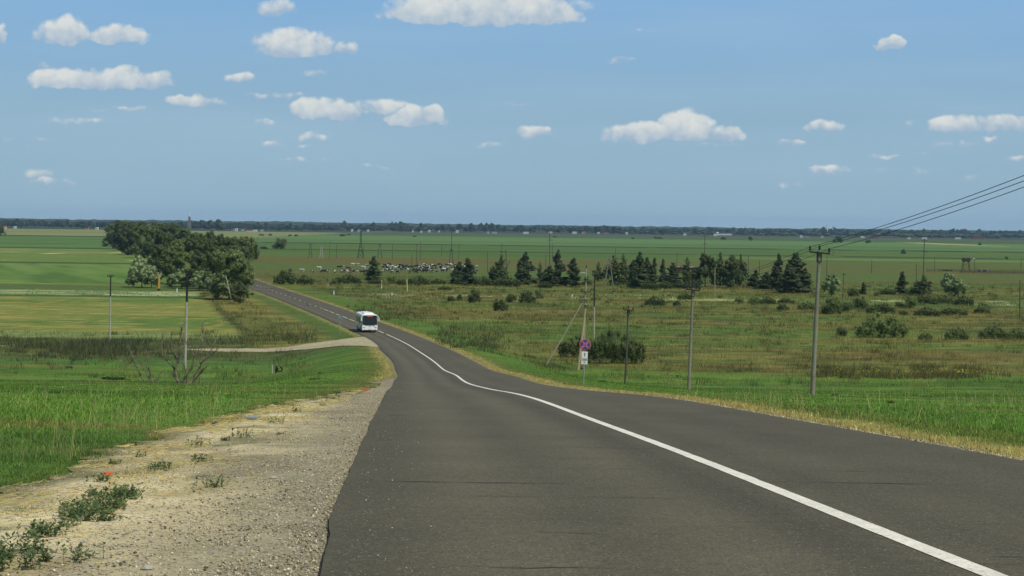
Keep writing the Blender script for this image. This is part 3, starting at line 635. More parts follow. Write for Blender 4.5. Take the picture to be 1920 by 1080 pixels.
# leafy weeds in the bare shoulder
def weedrow():
    V = []; Fq = []; cc = []
    spots = []; WA = gp(-5, 1062); WB = gp(262, 922)
    for i in range(38):
        t = rng.random(); q = WA.lerp(WB, t); y = q.y+rng.normal(0, .12); x = q.x+rng.normal(0, .13)
        if .25 < t < .42 and rng.random() < .7: continue
        spots.append((x, y, rng.uniform(.05, .14)))
    for i in range(10): spots.append((WA.x+rng.uniform(-.4, .5), WA.y+rng.uniform(-.6, .8), rng.uniform(.06, .15)))
    for i in range(30): yy = rng.uniform(18, 60); spots.append((rng.uniform(dirtedge(yy), roadX(yy)-HW-1.3), yy, rng.uniform(.05, .14)))
    bx = []; by = []; hs = []; ws = []; cs = []
    for x, y, h in spots:
        for s in range(rng.integers(10, 22)):
            sx = x+rng.normal(0, h*.55); sy = y+rng.normal(0, h*.7); hh_ = h*rng.uniform(.5, 1.2); base = lin(*[(96, 116, 74), (80, 104, 62), (112, 126, 78)][rng.integers(0, 3)])
            z0 = float(H(sx, sy)); lean = rng.normal(0, .3, 2)*hh_
            k = len(V); V += [(sx-.003, sy, z0), (sx+.003, sy, z0), (sx+lean[0], sy+lean[1], z0+hh_)]; Fq.append((k, k+1, k+2)); cc += [base*.8]*3
            for l in range(int(5+hh_*40)):
                t = rng.uniform(.15, 1); cx, cy, cz = sx+lean[0]*t, sy+lean[1]*t, z0+hh_*t; a = rng.uniform(0, 6.28); r = rng.uniform(.02, .045); w_ = r*.28; e = rng.uniform(.1, .9)*r
                dx, dy = math.cos(a)*r, math.sin(a)*r; ox, oy = -math.sin(a)*w_, math.cos(a)*w_
                k = len(V); V += [(cx, cy, cz), (cx+dx*.5+ox, cy+dy*.5+oy, cz+e*.6), (cx+dx, cy+dy, cz+e)]; Fq.append((k, k+1, k+2)); b2 = base*rng.uniform(.7, 1.3); cc += [b2]*3
                k = len(V); V += [(cx, cy, cz), (cx+dx, cy+dy, cz+e), (cx+dx*.5-ox, cy+dy*.5-oy, cz+e*.6)]; Fq.append((k, k+1, k+2)); cc += [b2]*3
    setp(link('leafy_weeds', npmesh('leafy_weeds', np.array(V), [np.array(Fq)], np.array(cc)), M_['blade']), 'low leafy green weeds growing out of the sandy shoulder', kind='stuff')
weedrow()
# fallen straw on the shoulder
n = 9000; Ys = 9+rng.random(n)**1.3*60; Xs = dirtedge(Ys)+np.abs(rng.normal(0, .9, n)); ok = (Xs < roadX(Ys)-HW-.9) & (fbm(Xs/.8, Ys/1.6, 3, 121) > .47); Xs, Ys = Xs[ok], Ys[ok]; n = len(Xs)
a = rng.uniform(-1.5, 1.5, n); ln = rng.uniform(.02, .09, n); w = .0016*(Ys/12); Z = H(Xs, Ys)+.04
P0 = np.stack([Xs-np.cos(a)*ln, Ys-np.sin(a)*ln, Z], 1); P1 = np.stack([Xs+np.cos(a)*ln, Ys+np.sin(a)*ln, Z+rng.uniform(-.01, .02, n)], 1); up = np.stack([0*w, w, w*.8], 1)
V = np.stack([P0-up, P1-up, P1+up, P0+up], 1).reshape(-1, 3)
setp(link('straw', npmesh('straw', V, [np.arange(n*4).reshape(n, 4)], np.repeat(tint(np.repeat([lin(186, 172, 116)], n, 0), .2), 4, 0)), M_['blade']), 'scattered bits of dry straw lying on the sandy shoulder', kind='stuff')
# stones
def stones(n, xs, ys, rmin, rmax, label):
    base = np.array([(1, 0, 0), (0, 1, 0), (-1, 0, 0), (0, -1, 0), (.1, .1, .8), (-.1, 0, -.5)], float); Ft = np.array([(0, 1, 4), (1, 2, 4), (2, 3, 4), (3, 0, 4), (1, 0, 5), (2, 1, 5), (3, 2, 5), (0, 3, 5)])
    a = rng.uniform(0, 6.28, n); r = rmin+(rmax-rmin)*rng.random(n)**3; ca, sa = np.cos(a), np.sin(a)
    b = base[None]*(1+rng.normal(0, .22, (n, 6, 3)))*r[:, None, None]; x = b[..., 0]*ca[:, None]-b[..., 1]*sa[:, None]; y = b[..., 0]*sa[:, None]+b[..., 1]*ca[:, None]
    z0 = np.where(np.abs(xs-roadX(ys)) < HW-.1, roadZ(ys)+.003, H(xs, ys)+.022)
    V = np.stack([x+xs[:, None], y+ys[:, None], b[..., 2]+z0[:, None]], -1).reshape(-1, 3); Fs = (np.arange(n)[:, None, None]*6+Ft[None]).reshape(-1, 3)
    cols = np.array([lin(*c) for c in ((176, 168, 140), (146, 139, 114), (198, 189, 158), (92, 86, 68), (174, 158, 124), (222, 216, 192))]); ci = rng.choice(6, n, p=[.3, .26, .16, .16, .09, .03])
    setp(link('gravel', npmesh('gravel', V, [Fs], np.repeat(cols[ci], 6, 0)), M_['blade_stone']), label, kind='stuff')
M_['blade_stone'] = mat('stone', attr=True, rough=.9, spec=.2)
n = 60000; Ys = 8.5+rng.random(n)**1.9*75; o = np.abs(rng.normal(0, .75, n))+(rng.random(n) < .25)*rng.random(n)*3; Xs = roadX(Ys)-HW-.02-o; ok = Xs > dirtedge(Ys); stones(ok.sum(), Xs[ok], Ys[ok], .003, .015, 'loose grey gravel between the asphalt and the sandy shoulder')
n = 900; Ys = 9+rng.random(n)**1.6*60; Xs = roadX(Ys)-HW+.12+np.abs(rng.normal(0, .35, n)); M_roadstones = True; stones(n, Xs, Ys, .003, .010, 'few loose stones spilled onto the left edge of the asphalt')
n = 9000; Ys = 14+rng.random(n)**1.5*100; Xs = roadX(Ys)+HW+.02+np.abs(rng.normal(0, .22, n)); stones(n, Xs, Ys, .005, .025, 'loose gravel along the right edge of the asphalt')

# ------------------------------------------------------------------ trees and bushes
def foliage(lobes, n, size, col, seed, shell=.55, flat=.6, col2=None, droop=0):
    """leaf clumps spread through a union of ellipsoid lobes (cx,cy,cz,rx,ry,rz)"""
    r = np.random.default_rng(seed); L = np.array(lobes, float); vol = (L[:, 3]*L[:, 4]*L[:, 5])**(2/3); k = r.choice(len(L), n, p=vol**.85/(vol**.85).sum())
    d = r.normal(size=(n, 3)); d /= np.linalg.norm(d, axis=1)[:, None]; rad = (shell+(1-shell)*r.random(n))**.8*(1+np.abs(r.normal(0, .16 if not droop else .26, n)))
    P = L[k, :3]+d*L[k, 3:]*rad[:, None]; P[:, 2] = np.maximum(P[:, 2], .02)
    nn = d+r.normal(0, .55, (n, 3)); nn /= np.linalg.norm(nn, axis=1)[:, None]
    a = np.cross(nn, r.normal(size=(n, 3))); a /= np.linalg.norm(a, axis=1)[:, None]; b = np.cross(nn, a); s = size*r.uniform(.5, 1.4, n)[:, None]
    if droop: a = a*np.array([.5, .5, 1]); 
    a = a*s; b = b*s*flat
    V = np.stack([P-a, P-b*.9, P+a, P+b*.9], 1).reshape(-1, 3)
    c = np.repeat([col], n, 0)*np.exp(r.normal(0, .22, (n, 1)))
    if col2 is not None: t = r.random(n)[:, None] < .3; c = np.where(t, np.array(col2)*np.exp(r.normal(0, .15, (n, 1))), c)
    lo = r.uniform(.8, 1.2, len(L)); c = c*lo[k][:, None]
    return V, np.arange(n*4).reshape(n, 4), np.repeat(c, 4, 0)
def core(lobes, f, col, seed):
    """rough inner mass that keeps the crown from being see-through"""
    Vs = []; Fs = []; o = 0; r = np.random.default_rng(seed)
    bm = bmesh.new(); bmesh.ops.create_icosphere(bm, subdivisions=2, radius=1); B = np.array([v.co for v in bm.verts]); T = np.array([[v.index for v in q.verts] for q in bm.faces]); bm.free()
    for l in lobes:
        v = B*(1+r.normal(0, .1, (len(B), 1)))*np.array(l[3:])*f+np.array(l[:3]); v[:, 2] = np.maximum(v[:, 2], -.02); Vs.append(v); Fs.append(T+o); o += len(B)
    return np.concatenate(Vs), np.concatenate(Fs)
def crownmesh(name, lobes, n, size, col, seed, cf=.66, **k):
    V, Q, c = foliage(lobes, n, size, col, seed, **k)
    if cf:
        V2, T2 = core(lobes, cf, col, seed); c = np.concatenate([c, np.repeat([np.array(col)*.9], len(V2), 0)]); T2 = T2+len(V); V = np.concatenate([V, V2]); return npmesh(name, V, [Q, T2], c)
    return npmesh(name, V, [Q], c)
def subl(L, r, k):
    out = []
    for (x, y, z, a, b, c) in L:
        out.append((x, y, z, a*.8, b*.8, c*.8))
        for i in range(k):
            d = Vector((r.gauss(0, 1), r.gauss(0, 1), r.gauss(.25, .9))).normalized(); s = r.uniform(.28, .5); out.append((x+d.x*a*.78, y+d.y*b*.78, max(.03, z+d.z*c*.78), a*s+.012, b*s+.012, c*s+.012))
    return out
def lobes_broad(seed, n=14, w=.42, z0=.2, zt=1.0):
    r = random.Random(seed); L = [(0, 0, (z0+zt)/2, w*.72, w*.72, (zt-z0)*.42)]
    for i in range(n):
        t = r.random(); z = z0+(zt-z0)*(.08+.84*t); rr = w*math.sin(math.pi*min(1, .22+.66*t))*.78; a = r.uniform(0, 6.28); s = r.uniform(.10, .2)
        L.append((math.cos(a)*rr, math.sin(a)*rr, z, s, s, s*r.uniform(.75, 1.1)))
    L.append((r.uniform(-.08, .08), 0, zt-.1, .13, .13, .11)); return subl(L, r, 5)
def lobes_cone(seed, w=.22, n=16):
    r = random.Random(seed); L = []
    for i in range(n):
        t = (i+.5)/n; rr = w*(1-t)**.6*.7; a = r.uniform(0, 6.28)*1; s = max(.028, w*(1-t)**.6*r.uniform(.4, .75)+.02)
        L.append((math.cos(a)*rr*.8, math.sin(a)*rr*.8, .05+.9*t, s, s, .085)); L.append((0, 0, .05+.9*t, s*.8+.01, s*.8+.01, .07))
    return subl(L, r, 3)
def lobes_bush(seed, n=9):
    r = random.Random(seed); L = [(0, 0, .38, .36, .36, .45)]
    for i in range(n):
        a = r.uniform(0, 6.28); rr = r.uniform(.15, .34); s = r.uniform(.14, .24); L.append((math.cos(a)*rr, math.sin(a)*rr, r.uniform(.12, .6), s*.85, s*.85, s*1.35))
    return subl(L, r, 6)
def trunkmesh(seed, h=.55, r0=.02, limbs=6, w=.25):
    r = random.Random(seed); mb = MB(); top = (r.uniform(-.03, .03), r.uniform(-.03, .03), h)
    mb.tube([(0, 0, -.03), (0, 0, h*.4), top], [r0*1.15, r0*.85, r0*.5], 7)
    for i in range(limbs):
        a = r.uniform(0, 6.28); z = h*r.uniform(.3, .95); e = (math.cos(a)*w*r.uniform(.5, 1), math.sin(a)*w*r.uniform(.5, 1), z+r.uniform(.12, .3)); mid = (e[0]*.5, e[1]*.5, z+(e[2]-z)*.35)
        mb.tube([(top[0]*z/h, top[1]*z/h, z), mid, e], [r0*.5, r0*.32, r0*.12], 5)
    bmesh.ops.recalc_face_normals(mb.b, faces=mb.b.faces); me = bpy.data.meshes.new('trunk'); mb.b.to_mesh(me); mb.b.free(); return me
G_DARK = lin(68, 80, 42); G_MID = lin(90, 104, 54); G_PALE = lin(146, 164, 112); G_CON = lin(64, 76, 44); G_BUSH = lin(98, 114, 62); G_BUSHD = lin(76, 88, 48)
PROTO = {}
def proto(kind, i):
    k = (kind, i)
    if k in PROTO: return PROTO[k]
    if kind == 'broad': cr = crownmesh('crown', lobes_broad(i, 16, .44, .03), 8500, .018, G_MID if i % 2 else G_DARK*1.15, i, col2=G_MID*1.25); tr = trunkmesh(i)
    elif kind == 'willow': cr = crownmesh('crown', lobes_broad(i+50, 18, .46, .08), 8500, .02, G_PALE, i+50, col2=G_MID*1.1); tr = trunkmesh(i+50)
    elif kind == 'big': cr = crownmesh('crown', lobes_broad(i+70, 34, .46, .07), 22000, .0135, G_MID*1.1, i+70, col2=G_PALE*1.15); tr = trunkmesh(i+70)
    elif kind == 'cone': cr = crownmesh('crown', lobes_cone(i+90, .24+.03*(i % 3)), 6500, .017, G_CON*1.15, i+90, cf=.7, col2=G_DARK*1.1, shell=.4); tr = trunkmesh(i+90, .5, .014, 2, .05)
    elif kind == 'thin': cr = crownmesh('crown', [(x, y, z, a*.6, b*.6, c*.8) for x, y, z, a, b, c in lobes_cone(i+120, .26)]+lobes_broad(i+120, 6, .3, .1, .7), 3000, .018, G_DARK*1.25, i+120, cf=.45, shell=.1, col2=G_MID); tr = trunkmesh(i+120, .7, .012, 8, .15)
    for m_, me in ((M_['leafy'], cr), (M_['bark'], tr)): me.materials.append(m_)
    PROTO[k] = (cr, tr); return PROTO[k]
def tree(name, kind, px, ytop, ybase, w, label, group=None, i=None, bark=None):
    p = gp(px, ybase); i = random.randrange(4 if kind in ('broad', 'cone') else 3) if i is None else i
    cr, tr = proto(kind, i); h = (ybase-ytop)*p.y/F; wm = w*p.y/F; nat = {'broad': .92, 'willow': 1.0, 'big': 1.02, 'cone': .5, 'thin': .55}[kind]
    t = empty(name, p, random.uniform(0, 6.28)); t.scale = (wm/nat, wm/nat, h/.98)
    c_ = link('crown', cr, None, t); k_ = link('trunk', tr, None, t)
    setp(t, label, 'tree', group); return t
# grove beside the road on the left
grove = [(208,421,462,34),(226,419,470,38),(246,421,478,38),(266,426,484,36),(286,431,490,36),(302,437,497,36),(318,444,505,34),(233,417,458,36),(262,417,462,38),(292,418,466,42),(322,421,470,40),(346,428,478,38),
 (368,434,484,36),(388,436,492,36),(408,442,498,32),(334,449,508,44),(358,452,516,44),(384,455,522,42),(404,462,520,40),(300,462,520,44),(322,470,532,46),(348,474,538,46),(376,478,542,46),(398,480,546,44),
 (418,446,486,34),(436,448,492,36),(452,452,490,32),(462,441,489,34),(474,458,488,24),(440,460,494,28),(425,470,528,36),(446,480,548,40)]
grove.sort()
for k, (px, yt, yb, w) in enumerate(grove):
    tree('broadleaf_tree', 'broad', px, yt+random.uniform(-2, 4), yb, w*1.25, 'dark bushy tree in the roadside grove, %s of thirty-two from the left' % ordn(k), 'dark trees of the roadside grove')
wl = [(266,486,539,44),(250,508,539,30),(284,503,540,34),(340,507,541,36),(322,516,540,24),(374,511,546,34),(396,517,550,32)]; wl.sort()
for k, (px, yt, yb, w) in enumerate(wl):
    tree('willow_tree', 'willow', px, yt, yb, w*1.15, 'low pale willow in front of the roadside grove, %s of seven from the left' % ordn(k), 'pale willows before the grove')
tree('broadleaf_tree', 'big', 430, 474, 562, 92, 'largest tree of the grove, grey-green, at its right end by the road', i=0)
t = tree('broadleaf_tree', 'thin', 450, 520, 570, 34, 'small dark tree with bare twin stems in front of the largest grove tree', i=1)
# bleached dead limb in the big tree
p = gp(430, 563); mb = MB(); yb = p.y-6.2
def pt(px, py, y): u, v = uv(px, py); return Vector((u*y, y, -v*y))
mb.tube([pt(433, 560, yb+1), pt(431, 549, yb), pt(427, 532, yb), pt(423, 515, yb)], [.14, .11, .09, .05]); mb.tube([pt(429, 543, yb), pt(424, 537, yb-.3), pt(419, 530, yb-.5)], [.07, .05, .03])
setp(mb.build('dead_limb', M_['birch']), 'bleached bare limb leaning out of the largest grove tree', 'branch')
tree('broadleaf_tree', 'broad', 2, 425, 443, 12, 'small dark tree at the far left edge, on the field border', i=2); tree('willow_tree', 'willow', 9, 434, 442, 6, 'tiny pale shrub tree right of the tree at the far left edge', i=1)
# dark conical trees on the plain
con = [('cone',700,482,531,24),('cone',862,492,532,26),('cone',877,486,535,32),('thin',940,478,533,30),('cone',925,505,535,34),('cone',985,475,532,34),('cone',975,488,534,28),('thin',1012,492,530,16),('cone',1046,471,536,28),('cone',1030,500,537,28),
 ('cone',1075,486,537,34),('thin',1122,492,528,16),('thin',1150,480,536,38),('thin',1168,478,534,26),('cone',1186,490,538,22),('cone',1200,474,541,28),('cone',1212,484,541,24),('cone',1226,486,541,22),('cone',1243,487,530,16),('cone',1262,494,536,26),
 ('thin',1288,484,536,26),('broad',1322,482,538,34),('thin',1350,474,538,28),('broad',1372,484,539,32),('thin',1388,477,538,22),('cone',1416,508,540,28),('cone',1438,512,542,28),('cone',1459,479,546,30),('cone',1490,476,549,42),('cone',1478,496,550,36),('cone',1508,504,548,30),
 ('cone',1619,530,552,11),('cone',1692,510,552,20),('thin',1731,517,554,34)]
for k, (kd, px, yt, yb, w) in enumerate(con):
    kn = {'cone': 'conical_tree', 'thin': 'sparse_tree', 'broad': 'broadleaf_tree'}[kd]; ds = {'cone': 'dark narrow-topped tree', 'thin': 'loose open-branched dark tree', 'broad': 'dense round-topped dark tree'}[kd]
    tree(kn, kd, px, yt-1, yb, w*1.3, '%s on the right-hand plain, %s of thirty-four from the left' % (ds, ordn(k)), 'dark trees across the plain')
tree('willow_tree', 'willow', 1559, 517, 556, 40, 'tall pale willow just right of the tall grey pole', i=0); tree('willow_tree', 'willow', 1780, 515, 556, 34, 'tall pale willow, left half of the pair at right', i=1); tree('willow_tree', 'willow', 1797, 523, 557, 38, 'rounded pale willow, right half of the pair at right', i=2)
# bushes
BM = []
for i in range(5):
    me = crownmesh('bush', lobes_bush(i+200, 9+i), 12000, .024, (G_BUSH if i in (1, 3) else G_BUSHD*.95), i+200, cf=.42, flat=.32, col2=G_BUSH*1.25, shell=.15, droop=1); me.materials.append(M_['leafy']); BM.append(me)
def lobes_wide(seed):
    r = random.Random(seed); L = []
    for i in range(7):
        x = -1.0+i*.33+r.uniform(-.08, .08); e = 1-abs(x)/1.25; rr = .24+.22*e*r.uniform(.7, 1.15); L.append((x, r.uniform(-.2, .2), rr*.85+.12*e, rr, rr, rr))
        L.append((x+r.uniform(-.15, .15), r.uniform(-.25, .25), .2, .22, .22, .24))
    return subl(L, r, 9)
BW = []
for i in range(4):
    me = crownmesh('bush', lobes_wide(i+240), 17000, .027, (G_BUSH if i % 2 else G_BUSHD*.9), i+240, cf=.42, flat=.32, col2=G_BUSH*1.25, shell=.15, droop=1); me.materials.append(M_['leafy']); BW.append(me)
bushes = [(526,467,32,20),(493,467,18,6),(536,533,44,27),(572,534,32,18),(627,533,18,10),(652,532,48,17),(704,533,28,10),(735,532,24,13),(753,534,22,11),(785,535,42,18),(822,533,30,10),(834,544,26,8),(870,533,34,16),(862,564,14,15),(845,565,16,10),(889,567,28,25),(937,583,30,22),
 (960,567,24,18),(990,568,36,23),(1010,560,20,18),(950,538,50,20),(1022,540,26,11),(905,536,34,18),(1228,574,36,19),(1269,574,20,13),(1284,563,27,14),(1190,541,30,16),(1218,543,32,16),(1246,542,28,15),(1272,541,28,13),(1298,542,32,17),(1100,534,24,10),
 (1385,568,24,10),(1415,570,26,14),(1440,571,28,15),(1474,569,30,11),(1467,582,24,12),(1512,581,34,15),(1558,589,44,30),(1590,584,34,20),(1612,578,34,20),(1600,556,24,16),(1651,588,50,21),(1691,591,24,11),(1708,578,32,23),(1686,577,22,13),(1738,593,46,17),(1787,591,52,15),
 (1735,570,50,17),(1770,571,52,18),(1808,573,34,18),(1841,588,28,14),(1578,630,28,19),(1653,633,102,42),(1735,637,28,13),(1794,637,46,22),(1862,636,54,24),(1905,637,44,20),(1645,555,14,9),(1664,553,32,12),(1712,553,28,13),(1605,551,30,10),
 (1152,682,112,62),(1084,670,72,40),(1572,455,20,13),(1567,455,10,7),(1628,456,13,8),(1406,451,11,10),(1234,448,22,5),(1356,449,12,5),(1694,476,10,9),(1837,460,8,5),(1887,486,8,6),(655,441,10,3),(490,442,14,4),(507,442,9,4),(544,443,9,4),(556,443,9,4),(642,443,12,4),(778,444,10,3),(1040,445,9,3),(1187,448,8,3),(512,689,0,0)]
bushes = [b for b in bushes if b[2]]
names = []
def where(px, py):
    if py < 462: return 'far out on the green fields'
    if px < 640: return 'beyond the road bend'
    if py < 549: return 'at the foot of the dark trees'
    if py < 600: return 'in the middle of the meadow'
    return 'in the near meadow'
cnt = {}
bushes.sort()
for px, yb, w, h in bushes: cnt[where(px, yb)] = cnt.get(where(px, yb), 0)+1
seen = {}
for k, (px, yb, w, h) in enumerate(bushes):
    p = gp(px, yb); wide = w > 1.75*h and w > 24; me = BW[0 if px < 1300 else k % 4] if wide else BM[k % 5]; o = link('bush', me); o.location = p; s = 1.1*w*p.y/F/(2.45 if wide else 1.0); hm = h*p.y/F/(.84 if wide else .82); o.scale = (s, s if wide else min(s, s*.5+hm*.5), hm); o.rotation_euler = (0, 0, random.choice([0, math.pi])+random.uniform(-.15, .15))
    wh = where(px, yb); i = seen.get(wh, 0); seen[wh] = i+1
    sz = 'very large' if w > 80 else 'large' if w > 45 else 'mid-sized' if w > 26 else 'small'
    setp(o, '%s dark bush %s, %s from the left there' % (sz, wh, ordn(i)), 'bush', 'bushes scattered over the plain')
# broad docks and leafy tufts on the lawns
TM = crownmesh('tuft', subl([(0, 0, .2, .3, .3, .3), (.25, .1, .15, .2, .2, .3), (-.25, -.1, .15, .2, .2, .3)], random.Random(3), 6), 1500, .06, lin(74, 100, 52), 77, cf=.4, flat=.4, col2=lin(96, 122, 66)); TM.materials.append(M_['leafy'])
tufts = [(1130,716,14,9),(1285,713,12,6),(1565,742,18,12),(1672,755,22,14),(1700,760,22,12),(1740,745,40,8),(1885,786,50,16),(1655,762,26,8),(1270,706,14,7),(130,690,26,10),(215,712,60,14),(440,720,18,8),(478,718,16,6),(590,712,26,10),(600,700,12,8),(100,735,30,8)]
for k, (px, yb, w, h) in enumerate(sorted(tufts)):
    p = gp(px, yb); o = link('leafy_tuft', TM); o.location = p-Vector((0, 0, .05)); s = w*p.y/F; o.scale = (s, s*.8, h*p.y/F); o.rotation_euler = (0, 0, k*1.3)
    setp(o, 'low clump of broad dark leaves in the %s lawn, %s from the left' % ('left' if px < 800 else 'right', ordn(k if px < 800 else k-7)), 'weed clump', 'leafy clumps in the roadside grass')

# dead shrubs
def zz(x, y): return 180+x/4.5, 500+y/4.5
def deadshrub(base, stems, label, seed):
    r = random.Random(seed); p = gpy(*zz(*base), 180); o_ = empty('dead_shrub', p)
    sc = p.y/F
    def loc(x, y, d): X_, Y_ = zz(x, y); bx, by = zz(*base); return Vector(((X_-bx)*sc, d, (by-Y_)*sc-.1))
    for st, r0, d1 in stems:
        pts = []; m = len(st); mb = MB(); tw = mb
        for i, (x, y) in enumerate(st): pts.append(loc(x, y, d1*i/max(1, m-1)))
        mb.tube(pts, [1.05*r0*(1-.78*i/(m-1)) for i in range(m)], 6)
        for i in range(1, m):
            for q in range(12):
                a = pts[i-1].lerp(pts[i], r.random()); dr = (pts[i]-pts[i-1]).normalized()+Vector((r.gauss(0, .7), r.gauss(0, .6), r.uniform(-.1, .7))); L_ = r.uniform(.25, .9)*(.5+.5*i/m)
                b = a+dr.normalized()*L_*.5; c = b+(dr+Vector((r.gauss(0, .4), r.gauss(0, .4), .3))).normalized()*L_*.5; tw.tube([a, b, c], [.028, .018, .008], 4)
        mb.build('stem', M_['deadwood'], o_)
    return setp(o_, label, 'shrub')
deadshrub((745, 975), [([(700,965),(660,900),(655,840),(600,790),(550,730),(540,650),(545,560)],.12,.8),([(690,950),(672,870),(690,790),(705,700),(710,620),(720,540),(745,460)],.14,-.6),([(672,870),(690,780),(650,720),(625,680),(620,600),(630,540)],.09,.5),
 ([(770,975),(770,880),(735,790),(705,700)],.1,-.4),([(790,970),(820,910),(870,830),(900,770),(960,690),(1000,600)],.13,.7),([(800,975),(870,890),(900,860),(950,815)],.09,-.8),([(880,980),(875,900),(885,830)],.08,.3),([(720,965),(780,880),(815,830),(830,740),(800,680),(760,610)],.1,-.5),
 ([(815,830),(830,740),(870,650),(930,550)],.07,.4),([(880,800),(920,760),(960,740),(1030,670)],.07,-.6),([(875,800),(885,690),(890,560),(885,450)],.06,.6),([(700,970),(680,930),(650,900)],.14,-.3),([(715,950),(740,940),(760,900)],.1,.3)],
 'leafless grey-brown shrub with many twisted stems on the left lawn', 5)
deadshrub((455, 978), [([(480,980),(450,880),(430,760),(412,700)],.08,.4),([(470,960),(420,880),(380,800),(350,700)],.07,-.4),([(412,965),(350,870),(300,750),(250,630)],.08,.5),([(352,840),(280,820),(190,780)],.05,-.3),([(480,985),(465,920),(440,850)],.07,.2),([(520,980),(525,920),(545,880)],.03,.2)],
 'thin leafless shoots leaning left, just left of the twisted dead shrub', 9)

# ------------------------------------------------------------------ poles
def insulator(mb, x, z, r=.075, h=.36):
    mb.lathe([(.015, z), (.015, z+.06), (r, z+.07), (r*1.15, z+.11), (r*.6, z+.13), (r*1.05, z+.15), (r*1.1, z+.19), (r*.55, z+.21), (r*.95, z+.23), (r, z+.27), (r*.5, z+h), (.01, z+h+.02)], (x, 0, 0), 10)
def power_pole(px, ybase, ytop, mname, label, arm=1.25, lean=.0, rz=0, loop=False, r0=.15, r1=.10, droop=.06, group='three-wire poles by the road', Y=115):
    p = gpy(px, ybase, Y); h = -uv(px, ytop)[1]*Y-p.z-.36; t = empty('power_pole', p, rz); t.rotation_euler = (0, lean, rz)
    MB().tube([(0, 0, -.3), (0, 0, h*.5), (0, 0, h)], [r0, (r0+r1)/2, r1], 12).build('shaft', M_[mname], t, smooth=False)
    mb = MB(); mb.box((0, -r1-.04, h-.12), (arm, .09, .1), Matrix.Rotation(droop, 3, 'Y')); mb.box((-r1-.03, -r1*.6, h-.38), (.05, .05, .6)); mb.box((r1+.03, -r1*.6, h-.38), (.05, .05, .6)); mb.box((0, -r1-.02, h-.66), (r1*2+.1, .04, .05)); mb.build('crossarm', M_['metal'], t)
    for s in (-1, 0, 1):
        q = MB(); x = s*arm/2*.93; insulator(q, 0, 0); o = q.build('insulator', M_['glassins'], t, True); o.location = (x, -r1-.04 if s else 0, (h if s == 0 else h-.1-s*arm/2*droop))
        MB().lathe([(.02, 0), (.035, .02), (.035, .05), (.02, .06)], (0, 0, .02), 8).build('cap', M_['pale_ins'], o)
    if loop:
        MB().tube([(arm/2+.02, -.1, h+.1), (arm/2+.2, -.12, h+.02), (arm/2+.26, -.12, h-.12), (arm/2+.18, -.12, h-.25), (arm/2+.05, -.1, h-.2), (arm/2-.05, -.1, h-.02)], .012, 5).build('jumper_loop', M_['wire'], t)
    setp(t, label, 'pole', group); bpy.context.view_layer.update()
    mw = t.matrix_world
    return [mw @ Vector((s*arm/2*.93, -.1 if s else 0, (h if s == 0 else h-.1-s*arm/2*droop)+.29)) for s in (-1, 0, 1)]
P1 = power_pole(1523, 743, 459, 'concrete', 'tallest grey concrete pole in the near meadow, with three black insulators', loop=True, lean=.036, rz=-.1, r0=.155, r1=.105, Y=115)
P2 = power_pole(1291, 735, 533, 'concrete', 'slim grey concrete pole standing second from right along the road', lean=.03, rz=-.1, r0=.15, r1=.10, arm=1.2, Y=160)
P3 = power_pole(1172, 725, 573, 'wood', 'dark wooden pole with black crossarm right of the round sign', lean=.03, rz=-.05, r0=.12, r1=.09, arm=1.1, droop=.02, Y=204)
# the next pole of the line stands just outside the picture
X4, Y4 = 21.6, 68.0; p4 = Vector((X4, Y4, float(H(X4, Y4)))); t = empty('power_pole', p4, -.1)
MB().tube([(0, 0, -.3), (0, 0, 9)], [.19, .12], 12).build('shaft', M_['concrete'], t); MB().box((0, -.16, 8.88), (1.25, .09, .1)).build('crossarm', M_['metal'], t)
for s in (-1, 0, 1):
    q = MB(); insulator(q, 0, 0); o = q.build('insulator', M_['glassins'], t, True); o.location = (s*.58, -.16 if s else 0, 8.95 if s else 9)
setp(t, 'grey concrete pole outside the right edge of the picture, nearest the road', 'pole', 'three-wire poles by the road')
P4 = [p4+Vector((s*.58, 0, 9.3)) for s in (-1, 0, 1)]
def wire(a, b, sag, label, r=.012, group='overhead wires'):
    pts = [a.lerp(b, t/20)-Vector((0, 0, sag*4*(t/20)*(1-t/20))) for t in range(21)]
    return setp(MB().tube(pts, r, 5).build('power_wire', M_['wire']), label, 'wire', group)
nm = ['left', 'middle', 'right']
for i in range(3):
    wire(P4[i], P1[i], .25, '%s of three dark wires rising from the tallest pole to the upper right' % nm[i], .017)
    wire(P1[i], P2[i], .35, '%s of three wires between the two grey concrete poles' % nm[i], .013)
    wire(P2[i], P3[i], .5, '%s of three wires between the slim grey pole and the dark wooden pole' % nm[i], .010)
# braced junction pole behind the sign
def bar(mb, a, b, r0, r1, n=8): mb.cyl(a, b, r0, r1, n)
pj = gp(1092, 692); s = pj.y/F
J = lambda px, py, d=0: pt(px, py, pj.y+d)-pj
t = empty('braced_pole', pj)
MB().tube([J(1093, 694), J(1096, 600), J(1099.5, 503)], [.15, .13, .09], 10).build('shaft', M_['midpole'], t)
MB().tube([J(1083.5, 697, -1.2), J(1091, 635, -.6), J(1098.5, 571, -.15)], [.19, .17, .13], 10).build('brace', M_['yellowwood'], t)
MB().tube([J(1024, 685, -1), J(1060, 624, -.5), J(1094.5, 563)], [.085, .08, .07], 8).build('brace', M_['midpole'], t)
mb = MB(); mb.box(J(1099, 547.5, -.2), (1.25, .09, .1)); mb.build('crossarm', M_['metal'], t); MB().box(J(1099, 524, -.2), (.55, .1, .12)).build('crossarm', M_['metal'], t)
MB().box(J(1099.5, 573, -.2), (.5, .5, .09)).build('clamp', M_['metal'], t); MB().box(J(1098, 562, -.2), (.6, .12, .07)).build('clamp', M_['metal'], t); MB().box(J(1091, 692, -.2), (.3, .3, .35), bev=.02).build('junction_box', M_['metal'], t)
JW = []
